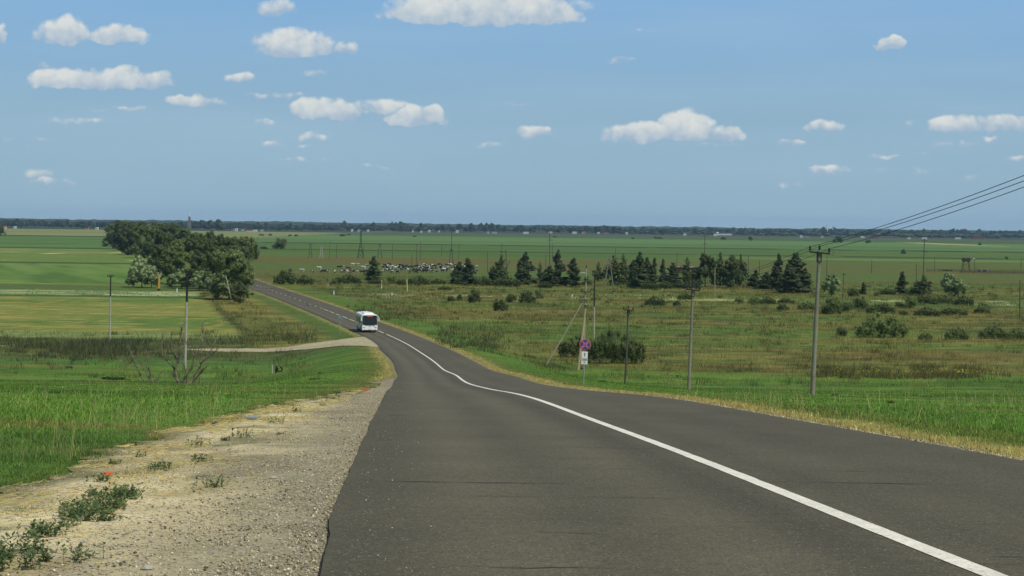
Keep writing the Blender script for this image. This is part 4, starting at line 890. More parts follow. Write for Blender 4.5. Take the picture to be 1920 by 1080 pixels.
for px, py in ((1091, 546), (1108, 546), (1099.5, 503), (1097, 524), (1102, 523)):
    o = (lambda q: (insulator(q, 0, 0), q)[1])(MB()).build('insulator', M_['glassins'], t, True); o.location = J(px, py, -.2); JW.append(pj+J(px, py-4, -.2))
MB().tube([J(1088, 512, -.2), J(1093, 511, -.2), J(1099, 512.5, 0)], .035, 5).build('side_bracket', M_['pale_ins'], t)
setp(t, 'pale pole with two leaning braces and several crossarms behind the round sign', 'pole')
def simple_pole(px, ytop, ybase, label, dark=True, arms=(), r=.11, split=None, lean=0, name='utility_pole', hidden=0, group='distant poles on the plain'):
    p = gp(px, ybase); h = (ybase-ytop)*p.y/F; t = empty(name, p); t.rotation_euler = (0, lean, 0)
    if split is None: MB().tube([(0, 0, -.3), (0, 0, h)], [r, r*.7], 7).build('shaft', M_['wood'] if dark is True else M_[dark], t)
    else:
        z = (ybase-split)*p.y/F
        MB().tube([(0, 0, -.3), (0, 0, z)], [r, r*.85], 8).build('shaft', M_['palepole'], t); MB().tube([(0, .02, z-.8), (0, .02, h)], [r*.9, r*.7], 8).build('upper_shaft', M_['metal'], t)
    for za, wa in arms: MB().box((0, -r, h-za), (wa, .1, .1)).build('crossarm', M_['metal'], t)
    setp(t, label, 'pole', group); return t, p, h
t, p, h = simple_pole(1113.5, 516, 637, 'slender pale pole with black upper half behind the braced pole', r=.13, split=575, arms=((.1, .9), (.0, .5)))
for s in (-1, 0, 1):
    q = MB(); insulator(q, 0, 0); o = q.build('insulator', M_['glassins'], t, True); o.location = (s*.38, 0, h)
t, pL, hL = simple_pole(206, 517, 641, 'pale pole with black top standing alone at the left field edge', r=.13, split=556, arms=((.1, .95),))
for s in (-1, -.35, .35, 1):
    q = MB(); insulator(q, 0, 0, .06, .25); o = q.build('insulator', M_['glassins'], t, True); o.location = (s*.42, 0, h*0+hL-.08)
t, pM, hM = simple_pole(347, 511, 691, 'tall pale pole with black upper half rising behind the dead shrub', r=.17, split=566, arms=((1.25, .7), (1.55, .6), (.05, .4)), lean=.012)
mb = MB()
for k in range(9): mb.box((.1, 0, hM-1.9-k*.28), (.22, .05, .06))
mb.build('climbing_pegs', M_['metal'], t)
for s in (-1, 1):
    q = MB(); insulator(q, 0, 0); o = q.build('insulator', M_['glassins'], t, True); o.location = (s*.34, 0, hM-1.5)
wire(JW[0], pM+Vector((.3, 0, hM-1.2)), .9, 'upper thin wire crossing the road toward the tall left pole', .012); wire(JW[1], pM+Vector((.3, 0, hM-1.5)), 1.1, 'lower thin wire crossing the road toward the tall left pole', .012)
wire(JW[2], pM+Vector((0, 0, hM)), 1.0, 'topmost thin wire from the braced pole to the tall left pole', .010)
# distant poles
dp = [(482,445,467,1),(618,452,484,0),(630.5,458,484,0),(681.5,460,484,0),(735.5,458,488,0),(772,477,501,0),(781,457,498,1),(788,452,487,0),(828,458,480,0),(860,455,487,0),(914,471,511,0),(939.5,455,492,0),(1023.5,477,509,0),(1031,431,510,2),(1036,456,492,0),(1154,465,497,0),
 (1269,472,500,0),(1321,440,505,2),(1340,501,559,3),(1403,479,522,0),(1424,490,517,0),(1550,479,520,0),(1580,512,562,1),(1634,487,512,0),(1718,494,536,0),(1730.5,447,541,2),(1752,483,509,0),(1827,485,511,4),(1914,483,509,0),(1912,525,598,0),(1532,470,516,0),(1791,513,530,3)]
dp.sort()
for k, (px, yt, yb, ty) in enumerate(dp):
    d = {0: 'thin dark bare pole', 1: 'thin dark pole with one short crossarm', 2: 'tall dark pole with crossarms', 3: 'thin pale pole', 4: 'thin pole with pale lamp'}[ty]
    t, p, h = simple_pole(px, yt, yb, '%s, %s distant pole from the left' % (d, ordn(k)), dark='yellowwood' if ty == 3 else True, arms={1: ((.3, 1.2),), 2: ((.6, 2.0), (4, 2.6))}.get(ty, ()), r=.17 if ty == 2 else .13, lean=random.uniform(-.015, .03))
    if ty == 4: MB().box((-.2, 0, h+.05), (.7, .4, .3), bev=.05).build('lamp_head', M_['white'], t)
def aframe(px, yt, yb, w, label, m='wood', mast=0):
    p = gp(px, yb); s = p.y/F; h = (yb-yt)*s; W2 = w*s/2; t = empty('wooden_pylon', p)
    for q in (-1, 1): MB().tube([(q*W2, 0, -.2), (q*.15, 0, h)], [.2, .13], 6).build('leg', M_[m], t)
    MB().box((0, -.15, h*.28), (W2*1.6, .14, .14)).build('crossbar', M_[m], t); MB().box((0, -.15, h-.6), (2.4, .14, .14)).build('crossarm', M_[m], t)
    if mast: MB().tube([(0, 0, h-1), (0, 0, h+mast*s)], [.14, .09], 6).build('mast', M_[m], t)
    setp(t, label, 'pylon', 'wooden A-frame pylons on the plain')
aframe(582, 456, 483, 6, 'dark two-legged wooden pylon, leftmost one on the grazing land'); aframe(602.5, 461, 484, 6, 'whitish two-legged pylon left of the steel lattice tower', 'palepole')
aframe(712, 456, 484, 9, 'dark two-legged wooden pylon right of the steel lattice tower'); aframe(846, 466, 502, 9, 'dark two-legged pylon with a tall mast beside the herd', mast=34); aframe(1141.5, 484, 540, 17, 'tall pale A-frame pylon standing before the dark trees', 'greypole')
def lattice(px, yt, yb, w, label):
    p = gp(px, yb); s = p.y/F; h = (yb-yt)*s; b = w*s/2; t = empty('lattice_tower', p); c = [(-1, -1), (1, -1), (1, 1), (-1, 1)]
    R = lambda z: b+(.35-b)*min(1, z/(h*.55)) if z < h*.55 else .35
    lv = [0, .18, .34, .46, .55, .66, .77, .88, 1]
    for x, y in c: MB().tube([(x*R(f*h), y*R(f*h), f*h) for f in lv], .09, 4).build('leg', M_['metal'], t)
    mb = MB()
    for a, d in zip(lv, lv[1:]):
        for k in range(4):
            x0, y0 = c[k]; x1, y1 = c[(k+1) % 4]; r0_, r1_ = R(a*h), R(d*h)
            mb.tube([(x0*r0_, y0*r0_, a*h), (x1*r1_, y1*r1_, d*h)], .055, 4); mb.tube([(x1*r0_, y1*r0_, a*h), (x0*r1_, y0*r1_, d*h)], .055, 4)
    mb.build('bracing', M_['metal'], t); setp(t, label, 'pylon')
lattice(676, 433, 484, 11, 'dark steel lattice tower in the far green fields above the bus')
# broken gantry beyond the trees
p = gp(950, 515); s = p.y/F; t = empty('wooden_gantry', p); mb = MB()
MB().tube([(0, 0, 0), (-.4, 0, 9)], .16, 6).build('leg', M_['wood'], t); MB().tube([(-1.2, 0, 0), (1.2, 0, 5.2)], .14, 6).build('leg', M_['wood'], t); MB().tube([(-.3, 0, 8.2), (-2.8, 0, 8.6)], .13, 6).build('crossarm', M_['wood'], t)
setp(t, 'broken leaning wooden frame between the conical trees', 'frame')

# ------------------------------------------------------------------ signs and markers
p = gpy(1094, 719.5, 110); t = empty('road_sign', p); t.rotation_euler = (0, .028, -.04); s = p.y/F; h = -uv(1094, 635.5)[1]*p.y-p.z; R0 = 10.6*s
MB().cyl((0, 0, -.2), (0, 0, h-.05), .035, .035, 10).build('post', M_['zinc'], t)
zc = h-R0; mb = MB(); ry = Matrix.Rotation(math.pi/2, 3, 'X')
def disc(m, r, y, th, par, nme, rin=None):
    mb = MB()
    if rin is None: mb.cyl((0, y, zc), (0, y+th, zc), r, r, 40)
    else:
        vs = []
        for k in range(40):
            a = 2*math.pi*k/40; ca, sa = math.cos(a), math.sin(a); vs.append([mb.b.verts.new((rr*ca, yy, zc+rr*sa)) for rr, yy in ((r, y), (rin, y), (rin, y+th), (r, y+th))])
        for k in range(40):
            A, B = vs[k], vs[(k+1) % 40]
            for j in range(4): mb.b.faces.new((A[j], A[(j+1) % 4], B[(j+1) % 4], B[j]))
    return mb.build(nme, m, par)
face = disc(M_['white'], R0, -.075, .03, t, 'round_panel'); disc(M_['blue'], R0*.80, -.079, .0035, face, 'blue_field'); disc(M_['red'], R0*.975, -.083, .0075, face, 'red_ring', R0*.80)
for k, a in enumerate((math.pi/4, -math.pi/4)):
    mb = MB(); mb.box((0, -.0815-.003*k, zc), (R0*1.62, .003, R0*.25), Matrix.Rotation(a, 3, 'Y')); mb.build('white_edging', M_['white'], face)
for k, a in enumerate((math.pi/4, -math.pi/4)):
    mb = MB(); mb.box((0, -.089-.003*k, zc), (R0*1.70, .003, R0*.17), Matrix.Rotation(a, 3, 'Y')); mb.build('red_bar', M_['red'], face)
pw, ph = .36, .75; z1 = zc-R0-.07
pl = MB().box((0, -.06, z1-ph/2), (pw, .012, ph), bev=.004).build('plate', M_['white'], t)
mb = MB(); m_ = Matrix.Translation((0, -.072, z1)); mb.poly([(-.018, -.30), (.018, -.30), (.018, -.16), (.055, -.16), (0, -.07), (-.055, -.16), (-.018, -.16)], .003, m_); mb.build('arrow_symbol', M_['black'], pl)
def text(body, size, loc, par, m, nm):
    cu = bpy.data.curves.new(nm, 'FONT'); cu.body = body; cu.size = size; cu.align_x = 'CENTER'; cu.extrude = .0015; cu.offset = .003
    o = bpy.data.objects.new('tmp', cu); COL.objects.link(o); bpy.context.view_layer.update(); dg = bpy.context.evaluated_depsgraph_get()
    me = bpy.data.meshes.new_from_object(o.evaluated_get(dg)); bpy.data.objects.remove(o); me.materials.clear(); me.transform(Matrix.Rotation(math.pi/2, 4, 'X')); q = link(nm, me, m, par); q.location = loc; return q
text('300', .2, (0, -.071, z1-.54), pl, M_['black'], 'numerals'); text('м', .15, (0, -.071, z1-.67), pl, M_['black'], 'unit_letter')
setp(t, 'round blue no-stopping sign with red cross above a white 300 м plate', 'road sign')
# triangular sign seen from behind
p = gp(637, 628); s = p.y/F; t = empty('warning_sign', p); h = (628-590)*s
MB().cyl((0, 0, -.2), (0, 0, h), .04, .04, 8).build('post', M_['zinc'], t); MB().poly([(-.5, 0), (.5, 0), (0, .87)], .03, Matrix.Translation((0, -.02, h-.75))).build('triangular_panel', M_['signback'], t)
MB().box((0, -.05, h-.55), (.7, .03, .05)).build('bracket', M_['zinc'], t)
setp(t, 'grey back of a triangular sign on a thin post left of the bus', 'road sign')
def marker(px, yt, yb, m, label, w=.12, foot=None, lean=0):
    p = gp(px, yb); h = (yb-yt)*p.y/F; t = empty('marker_post', p); t.rotation_euler = (0, lean, 0)
    MB().box((0, 0, h/2), (w, w, h), bev=.02).build('post', M_[m], t); MB().box((0, 0, h+.04), (w*1.2, w*1.2, .08), bev=.02).build('cap', M_['white' if m != 'white' else 'zinc'], t)
    if foot: MB().box((0, 0, .25), (w*2.4, w*2.4, .6), taper=.6).build('foot', M_[foot], t)
    setp(t, label, 'marker post', 'small marker posts in the grass')
marker(298, 518, 545, 'yellow', 'tall orange-yellow marker post in front of the pale willows', .36, 'black', .02); marker(715.5, 526, 541, 'paleyellow', 'leaning pale yellow marker post with a whitish foot', .16, 'pale_ins', .02); marker(764, 524, 549, 'paleyellow', 'tall pale yellow marker post right of the bus, in the meadow', .2, None, -.05)
marker(332, 541, 548, 'white', 'small white post beside the orange-yellow marker post', .2); marker(626, 545, 553, 'white', 'small white post near the road, leftmost on the right side', .24); marker(735, 549, 554, 'white', 'small white post left of the tall pale yellow marker', .24)
marker(1073, 552, 558, 'white', 'small white post in the meadow left of the braced pole', .26); marker(615, 533, 537, 'palepole', 'short greyish post by the road above the small white post', .2)
# wooden post and old tyre on the left lawn
p = gp(510, 700); s = p.y/F; setp(MB().tube([(p.x, p.y, p.z-.1), (p.x+.03, p.y, p.z+.5), (p.x+.02, p.y, p.z+16*s)], [.10, .09, .07], 8).build('wooden_post', M_['palepole']), 'short weathered pale wooden post on the left lawn', 'post')
p = gp(521, 698.5); t = empty('old_tyre', p); n = 20; mb = MB()
def torus(mb, c, R, r, ax, n=20, k=8):
    rg = []
    for i in range(n):
        a = 2*math.pi*i/n; ring = []
        for j in range(k):
            b = 2*math.pi*j/k; v = Vector(((R+r*math.cos(b))*math.cos(a), r*1.2*math.sin(b), (R+r*math.cos(b))*math.sin(a))); ring.append(mb.b.verts.new(ax @ v+Vector(c)))
        rg.append(ring)
    for i in range(n):
        for j in range(k): mb.b.faces.new((rg[i][j], rg[(i+1) % n][j], rg[(i+1) % n][(j+1) % k], rg[i][(j+1) % k]))
torus(mb, (.22, 0, .38), .27, .085, Matrix.Rotation(.3, 3, 'Z')); mb.build('tyre', M_['rubber'], t, True)
MB().tube([(-.2, 0, -.05), (-.22, 0, .45), (-.14, .03, .8)], [.13, .12, .06], 8).build('support', M_['rubber'], t); MB().box((.12, -.12, .62), (.16, .03, .05)).build('label_patch', M_['white'], t)
setp(t, 'black old tyre propped up beside the short wooden post', 'tyre')
# litter
def litter(name, px, py, m, label, cat, dims, kind='can'):
    p = gp(px, py); mb = MB(); rz = Matrix.Rotation(random.uniform(-.3, .3), 3, 'Z')
    if kind == 'can': mb.lathe([(dims[0]*.7, -dims[1]/2), (dims[0], -dims[1]*.44), (dims[0], dims[1]*.44), (dims[0]*.7, dims[1]/2)], (0, 0, 0), 12, Matrix.Rotation(math.pi/2, 3, 'Y'))
    else:
        for k in range(5): mb.box((random.uniform(-.2, .2)*dims[0]*2, random.uniform(-.2, .2)*dims[0], .01+.012*k), (dims[0]*random.uniform(.4, .9), dims[0]*.4, .02), Matrix.Rotation(random.uniform(-.6, .6), 3, 'Z'), bev=.004)
    o = mb.build(name, m, None, False); o.location = p+Vector((0, 0, dims[0]+.02 if kind == 'can' else .02)); o.rotation_euler = (0, 0, random.uniform(-.2, .2)); setp(o, label, cat)
litter('plastic_bottle', 202, 897, M_['orange'], 'crumpled orange bottle lying on the sandy shoulder', 'litter', (.024, .105)); litter('litter', 677, 734, M_['orange'], 'flat red-orange scrap where the shoulder meets the grass', 'litter', (.42, .1), 'flat')
litter('litter', 523, 766, M_['paleyellow'], 'small yellow scrap at the edge of the left grass', 'litter', (.05, .1), 'flat'); litter('plastic_bottle', 474, 789, M_['lens'], 'clear crushed bottle in the dry grass near the shoulder edge', 'litter', (.035, .2))
for k, (px, py, r) in enumerate(((277, 1075, .035), (512, 901, .03), (372, 820, .03))):
    p = gp(px, py); bm = bmesh.new(); bmesh.ops.create_icosphere(bm, subdivisions=2, radius=r)
    for v in bm.verts: v.co = Vector((v.co.x*1.3, v.co.y, v.co.z*.6))*random.uniform(.85, 1.15)
    me = bpy.data.meshes.new('stone'); bm.to_mesh(me); bm.free(); o = link('stone', me, M_['palepole']); o.location = p+Vector((0, 0, r*.4+.02))
    setp(o, ['pale stone at the bottom of the sandy shoulder', 'pale stone on the gravel near the asphalt edge', 'light pebble beside the grass on the shoulder'][k], 'stone')

# ------------------------------------------------------------------ the bus
def bus():
    y = 301.0; x = roadX(y)-2.15; hd = math.atan((roadX(y+10)-roadX(y))/10)
    t = empty('bus', (x, y, float(roadZ(y))), -hd)        # local -Y is the front, length runs back along +Y
    t.location.z += .006; Wd, L_, z0, z1 = 2.5, 10.2, .34, 2.86
    b = bmesh.new(); rings = []
    prof = [(-1.23, z0), (-1.25, .6), (-1.25, 2.45), (-1.24, 2.7), (-1.18, 2.82), (-1.0, z1+.02), (0, z1+.05), (1.0, z1+.02), (1.18, 2.82), (1.24, 2.7), (1.25, 2.45), (1.25, .6), (1.23, z0), (0, z0-.02)]
    for yy, sx, fr in ((.0, .965, 1), (.09, .992, 0), (.3, 1, 0), (2.5, 1, 0), (5, 1, 0), (7.5, 1, 0), (9.9, 1, 0), (10.1, .98, 0), (10.2, .94, 0)):
        r_ = []
        for px_, pz in prof:
            dy = (max(0, pz-1.3)*.11 if yy < .2 else 0); zz_ = pz if yy > .05 else (pz-.05 if pz > 2 else pz)
            r_.append(b.verts.new((px_*sx, yy+dy, zz_)))
        rings.append(r_)
    for A, B in zip(rings, rings[1:]):
        for k in range(len(prof)): b.faces.new((A[k], A[(k+1) % len(prof)], B[(k+1) % len(prof)], B[k]))
    b.faces.new(rings[0]); b.faces.new(rings[-1][::-1]); bmesh.ops.recalc_face_normals(b, faces=b.faces)
    me = bpy.data.meshes.new('body'); b.to_mesh(me); b.free(); body = link('body', me, M_['buswhite'], t)
    rk = Matrix.Translation((0, -.02, 1.3)) @ Matrix.Rotation(-.11, 4, 'X')
    ws = MB().poly([(-1.13, -.02), (-.85, .0), (-.75, -.1), (.75, -.1), (.85, 0), (1.13, -.02), (1.17, .25), (1.15, 1.38), (1.05, 1.46), (-1.05, 1.46), (-1.15, 1.38), (-1.17, .25)], .03, rk).build('windscreen', M_['glass'], t)
    disp = MB().poly([(-.5, 1.22), (.5, 1.22), (.5, 1.38), (-.5, 1.38)], .01, rk @ Matrix.Translation((0, -.012, 0))).build('destination_display', M_['black'], ws)
    mb = MB()
    for k in range(9): mb.poly([(-.4+k*.09, 1.26), (-.345+k*.09, 1.26), (-.345+k*.09, 1.345), (-.4+k*.09, 1.345)], .004, rk @ Matrix.Translation((0, -.018, 0)))
    mb.build('display_dots', mat('amber_display', (.5, .12, .02), .5, emit=((1, .22, .04), .6)), disp)
    for q in (-.55, .35):
        MB().tube([(q, -.06, 1.3), (q+.45, -.02, 1.7), (q+.5, .02, 1.95)], .014, 4).build('wiper', M_['black'], ws)
    for sx in (-1, 1):
        w = MB()
        for k in range(6): w.box((sx*1.252, 1.75+k*1.42, 1.88), (.02, 1.32, .92), bev=.008)
        w.build('side_window', M_['glass'], t)
        MB().box((sx*1.256, .72, 1.75), (.02, .55, 1.1), bev=.008).build('cab_window', M_['glass'], t)
        MB().box((sx*1.252, 5, .47), (.02, 9.2, .14)).build('skirt', M_['black'], t)
        hl = MB().box((sx*.92, .0, .82), (.36, .06, .13), Matrix.Rotation(sx*-.12, 3, 'Y'), bev=.02).build('headlight', M_['lens'], t); hl.location.y = .03
        MB().cyl((sx*.9, -.01, .53), (sx*.9, .05, .53), .05, .05, 10).build('fog_lamp', M_['black'], t)
        mi = MB().box((sx*1.42, -.28, 2.12), (.16, .14, .52), bev=.05).build('mirror', M_['buswhite'], t)
        MB().tube([(sx*1.1, .05, 2.72), (sx*1.36, -.2, 2.66), (sx*1.42, -.28, 2.35)], .035, 6).build('mirror_arm', M_['buswhite'], mi)
        for yw in (2.45, 7.6):
            wh = MB().lathe([(.46, -.14), (.48, -.1), (.48, .1), (.46, .14)], (sx*1.08, yw, .48), 20, Matrix.Rotation(math.pi/2, 3, 'Y')).build('wheel', M_['rubber'], t)
            MB().lathe([(.26, -.01), (.22, .01), (.06, .015)], (sx*1.225, yw, .48), 16, Matrix.Rotation(sx*math.pi/2, 3, 'Y')).build('rim', M_['zinc'], wh)
            MB().box((sx*1.247, yw, .62), (.012, 1.15, .62), bev=.004).build('wheel_arch', M_['black'], t)
    MB().box((-1.262, .72, 1.42), (.02, .9, 1.95), bev=.008).build('door', M_['glass'], t); MB().box((-1.262, 4.6, 1.42), (.02, 1.2, 1.95), bev=.008).build('door', M_['glass'], t)
    MB().box((0, 3.6, 2.98), (1.7, 3.6, .24), bev=.08, taper=.86).build('air_conditioner', M_['buswhite'], t); MB().box((0, 8, 2.95), (1.2, 1.2, .14), bev=.05).build('roof_hatch', M_['buswhite'], t)
    MB().box((0, -.015, .56), (.54, .02, .12)).build('number_plate', M_['pale_ins'], t); MB().box((0, .02, .37), (2.2, .1, .1)).build('bumper_slot', M_['black'], t)
    MB().poly([(-.09, 0), (0, -.1), (.09, 0), (0, .1)], .012, Matrix.Translation((0, -.02, .97))).build('emblem', M_['metal'], t)
    MB().box((.7, -.012, 1.06), (.32, .01, .05)).build('route_lettering', M_['zinc'], t)
    setp(t, 'white single-deck bus driving up the road toward the camera', 'bus')
bus()

# ------------------------------------------------------------------ cows
def cowmesh(pose, seed):
    r = random.Random(seed); me = bpy.data.meshes.new('cow'); V = [(0, 0, 1.05), (.45, 0, 1.03), (.8, 0, 1.02), (-.45, 0, 1.08), (-.8, 0, 1.1)]; R = [(.34, .33), (.34, .33), (.26, .30), (.34, .32), (.26, .27)]; E = [(0, 1), (1, 2), (0, 3), (3, 4)]
    hd = {'graze': [(1.15, 0, .8), (1.4, 0, .35), (1.52, 0, .12)], 'stand': [(1.1, .02, 1.2), (1.35, .04, 1.35), (1.62, .06, 1.2)], 'turn': [(1.1, .15, 1.15), (1.25, .35, 1.3), (1.3, .6, 1.15)]}[pose]
    k = 2
    for q, rr in zip(hd, ((.17, .2), (.13, .14), (.08, .08))): V.append(q); R.append(rr); E.append((k, len(V)-1)); k = len(V)-1
    for bx, at in ((.62, 1), (-.68, 3)):
        for s in (-1, 1):
            o = r.uniform(-.12, .12); pts = [(bx, s*.2, .75), (bx+(-.04 if bx < 0 else .03)+o*.5, s*.21, .42), (bx+o, s*.21, .04)]; k = at
            for q, rr in zip(pts, ((.11, .12), (.06, .06), (.055, .055))): V.append(q); R.append(rr); E.append((k, len(V)-1)); k = len(V)-1
    V += [(-1.02, 0, 1.12), (-1.1, 0, .75), (-1.1, .02, .45)]; R += [(.04, .04), (.025, .025), (.04, .04)]; n = len(V); E += [(4, n-3), (n-3, n-2), (n-2, n-1)]
    me.from_pydata(V, E, []); o = bpy.data.objects.new('tmp', me); COL.objects.link(o); o.modifiers.new('s', 'SKIN'); sv = me.skin_vertices[0].data
    for i, rr in enumerate(R): sv[i].radius = rr
    sv[0].use_root = True; ss = o.modifiers.new('u', 'SUBSURF'); ss.levels = 1; bpy.context.view_layer.update(); dg = bpy.context.evaluated_depsgraph_get()
    m2 = bpy.data.meshes.new_from_object(o.evaluated_get(dg)); bpy.data.objects.remove(o); m2.materials.clear(); m2.name = 'cow'
    for q in m2.polygons: q.use_smooth = True
    return m2
CM = [cowmesh(p_, i) for i, p_ in enumerate(('graze', 'stand', 'turn', 'graze'))]
def with_mat(me, m): c = me.copy(); c.materials.append(m); return c
CP = [with_mat(c, M_['cow']) for c in CM]; CB = with_mat(CM[0], M_['cowbrown']); CW = with_mat(CM[1], M_['cowwhite'])
def cow(px, py, me, label, group='cows of the grazing herd', rz=None):
    p = gp(px, py); o = link('cow', me); o.location = p; o.rotation_euler = (0, 0, random.uniform(0, 6.28) if rz is None else rz); s = random.uniform(.85, 1.02); o.scale = (s, s, s); setp(o, label, 'cow', group)
single = [(599,506,CW,'white cow with raised head, leftmost of the scattered cows'),(606,512,CP[0],'pale patched cow in the small leftmost cluster'),(612,512,CP[1],'patched cow in the middle of the leftmost cluster'),(616,511,CP[2],'patched cow at the right of the leftmost cluster'),(567,511,CP[1],'lone black cow farthest left by the round bushes'),(585,512,CP[0],'lone dark cow second from the left, grazing'),
 (628,512,CP[3],'lone black cow between the leftmost cluster and the middle one'),(636,504,CP[1],'dark cow, left one of an upper pair'),(642,503,CP[0],'black cow, right one of an upper pair'),(661,499,CW,'white cow, left one of two on the upper grass'),(671,499,CW,'white cow, right one of two on the upper grass'),(652,506,CB,'single red-brown cow standing in the middle cluster'),
 (642,512,CP[2],'patched cow at the left end of the middle cluster'),(648,512,CP[0],'patched cow below the red-brown one'),(655,512,CP[1],'pale patched cow right of the red-brown one'),(661,512,CP[3],'patched cow near the right end of the middle cluster'),(666,513,CP[2],'patched cow at the right end of the middle cluster'),
 (682,505,CW,'whitish cow just left of the lone conical tree'),(679,513,CP[1],'dark cow low left of the lone conical tree'),(686,513,CP[0],'patched cow at the foot of the lone conical tree'),(688,501,CP[3],'black cow above left of the lone conical tree'),(736,513,CP[1],'black cow in the gap between the two parts of the main herd')]
for a in single: cow(*a)
sp = []
while len(sp) < 100:
    px = random.uniform(716, 907); py = random.uniform(499, 513.5)
    if 736 < px < 744 and random.random() < .85: continue
    if px < 736 and random.random() < .35: continue
    if px > 870 and (py < 503 or random.random() < .5): continue
    if any(abs(px-a)*1.0 < 3.4 and abs(py-b) < 1.5 for a, b in sp): continue
    sp.append((px, py))
for px, py in sp: cow(px, py, random.choice(CP), 'black and white patched cow in the crowded main herd', 'cows crowded in the main herd')

# ------------------------------------------------------------------ water tower and pens on the right
p = gp(1811, 508); s = p.y/F; h = 24*s; t = empty('water_tower', p)
for x, y in ((-1.8, -1.2), (1.8, -1.2), (-1.8, 1.2), (1.8, 1.2)): MB().tube([(x, y, -.1), (x*.62, y*.7, h*.7)], .13, 5).build('leg', M_['rust'], t)
mb = MB()
for z in (.2, .45): mb.box((0, -1.0, h*z), (3.0-z*1.6, .1, .1)); mb.tube([(-1.7+z, -1.1, h*z), (1.5-z, -1.1, h*(z+.22))], .06, 4)
mb.build('bracing', M_['rust'], t)
for x in (-.8, .95): MB().lathe([(.1, -1.2), (.95, -1.05), (1.02, 0), (.95, 1.05), (.1, 1.2)], (x*1.05, 0, h*.7+1.0), 14, Matrix.Rotation(math.pi/2, 3, 'X')).build('tank', M_['rust'], t)
setp(t, 'rusty two-tank water tower on four splayed legs in the right fields', 'water tower')
def rail(x0, x1, py, label, hgt=1.2, m='rust'):
    A, B = gp(x0, py), gp(x1, py+(x1-x0)*.012); t = empty('pen_fence', A); n = int((B-A).length/5); d = B-A; posts = MB(); rl = MB()
    for k in range(n+1): q = d*(k/n); posts.box((q.x, q.y, q.z+hgt*.6), (.16, .16, hgt*random.uniform(1.1, 1.9)))
    for z in (.35, .7, 1.0): rl.tube([(0, 0, hgt*z), (d.x*.5, d.y*.5, d.z*.5+hgt*z), (d.x, d.y, d.z+hgt*z)], .09, 4)
    posts.build('post', M_['wood'], t)['kind'] = 'stuff'; rl.build('rail', M_[m], t); setp(t, label, 'fence')
rail(1738, 1925, 510, 'long rusty cattle pen fence below the water tower'); rail(1800, 1925, 513, 'second lower pen fence along the track at the right edge', 1.0); 
p = gp(1775, 508); o = link('earth_mound', BM[0]); o.location = p; o.scale = (7, 5, .9); setp(o, 'low dark weedy heap left of the water tower', 'mound')
p = gp(1845, 510); t = empty('scrap_pile', p)
for k in range(6): MB().box((random.uniform(-2, 2), random.uniform(-.5, .5), .5), (random.uniform(.6, 1.6), .6, random.uniform(.5, 1.3)), Matrix.Rotation(random.uniform(-.4, .4), 3, 'Y')).build('scrap_piece', M_['rust' if k % 2 else 'zinc'], t)
setp(t, 'dark heap of scrap by the pen fence right of the water tower', 'scrap heap')
A = gp(1297, 512); t = empty('farm_shed', A); MB().box((0, 0, 1.1), (13, 4, 2.2)).build('wall', M_['rust'], t); MB().box((0, 0, 2.35), (13.6, 4.8, .25)).build('roof', M_['palepole'], t); setp(t, 'long low shed half hidden among the dark trees', 'shed')

# ------------------------------------------------------------------ the village line and far woods
def far_crown(seed):
    L = lobes_broad(seed, 9, .46, .05); return crownmesh('village_tree', L, 420, .085, lin(66, 76, 44), seed, cf=.85, shell=.75)
FM = []
for i in range(6): me = far_crown(300+i); me.materials.append(M_['farleaf']); FM.append(me)
def ftree(px, py, w, h, lab, grp):
    p = gp(px, py); o = link('village_tree', random.choice(FM)); o.location = p; s = w*p.y/F/.92; o.scale = (s, s, h*p.y/F); o.rotation_euler = (0, 0, random.uniform(0, 6)); setp(o, lab, 'tree', grp)
yb_ = lambda px: np.interp(px, [0, 480, 960, 1440, 1920], [426.5, 431.5, 435.5, 440.5, 445.5])
for k in range(250):
    px = -30+k*7.9+random.uniform(-3, 3); d = random.choice([0, 0, 1.2, 2.4]); h = random.uniform(6, 10.5)+(1.5 if px < 500 else 0)
    ftree(px, yb_(px)-d, random.uniform(9, 16), h*1.2, 'small rounded tree in the distant village tree line', 'trees of the distant village line')
tall = [(645,430.5,12,16),(657,432,8,12),(677,432,9,12),(699,433,11,16),(730,431,10,12),(742,431,14,14),(752,431,14,15),(760,432,14,14),(735,429,4,15),(789,433,8,15),(884,435,10,16),(901,434,10,16),(912,434,12,16),(922,435,12,16),(935,436,12,15),(975,436,13,14),(1029,437,8,14),(1048,437,6,13),(1118,438,11,13),(1140,438,12,14),(1152,438,12,13),
 (1240,440,13,11),(410,431,22,19),(395,431,18,18),(380,430,16,17),(365,430,14,15),(345,430,14,12),(1787,443,8,14),(1782,443,7,13),(1545,440,14,14),(500,431,9,10),(432,431,4,10),(125,427,12,12),(160,427,14,11)]
tall.sort()
for k, (px, py, w, h) in enumerate(tall): ftree(px, py, w, h, 'taller dark tree above the village line, %s of thirty-four from the left' % ordn(k), 'taller trees above the village line')
def house(px, py, w, hw, wall, roof, label, rh=None, name='house', depth=8):
    p = gp(px, py); s = p.y/F; t = empty(name, p); Wm = w*s; hm = hw*s; rh_ = (rh or 1.6)*s
    MB().box((0, 0, hm/2), (Wm, depth, hm)).build('wall', M_[wall], t); mb = MB(); mb.poly([(-Wm*.55, hm), (Wm*.55, hm), (Wm*.38, hm+rh_), (-Wm*.38, hm+rh_)], depth*1.1, Matrix.Translation((0, -depth*.55, .003))); mb.build('roof', M_[roof], t)
    MB().box((-Wm*.2, -depth/2-.03, hm*.5), (Wm*.14, .06, hm*.35)).build('window', M_['glass'], t); MB().box((Wm*.2, -depth/2-.03, hm*.5), (Wm*.14, .06, hm*.35)).build('window', M_['glass'], t); setp(t, label, 'house')
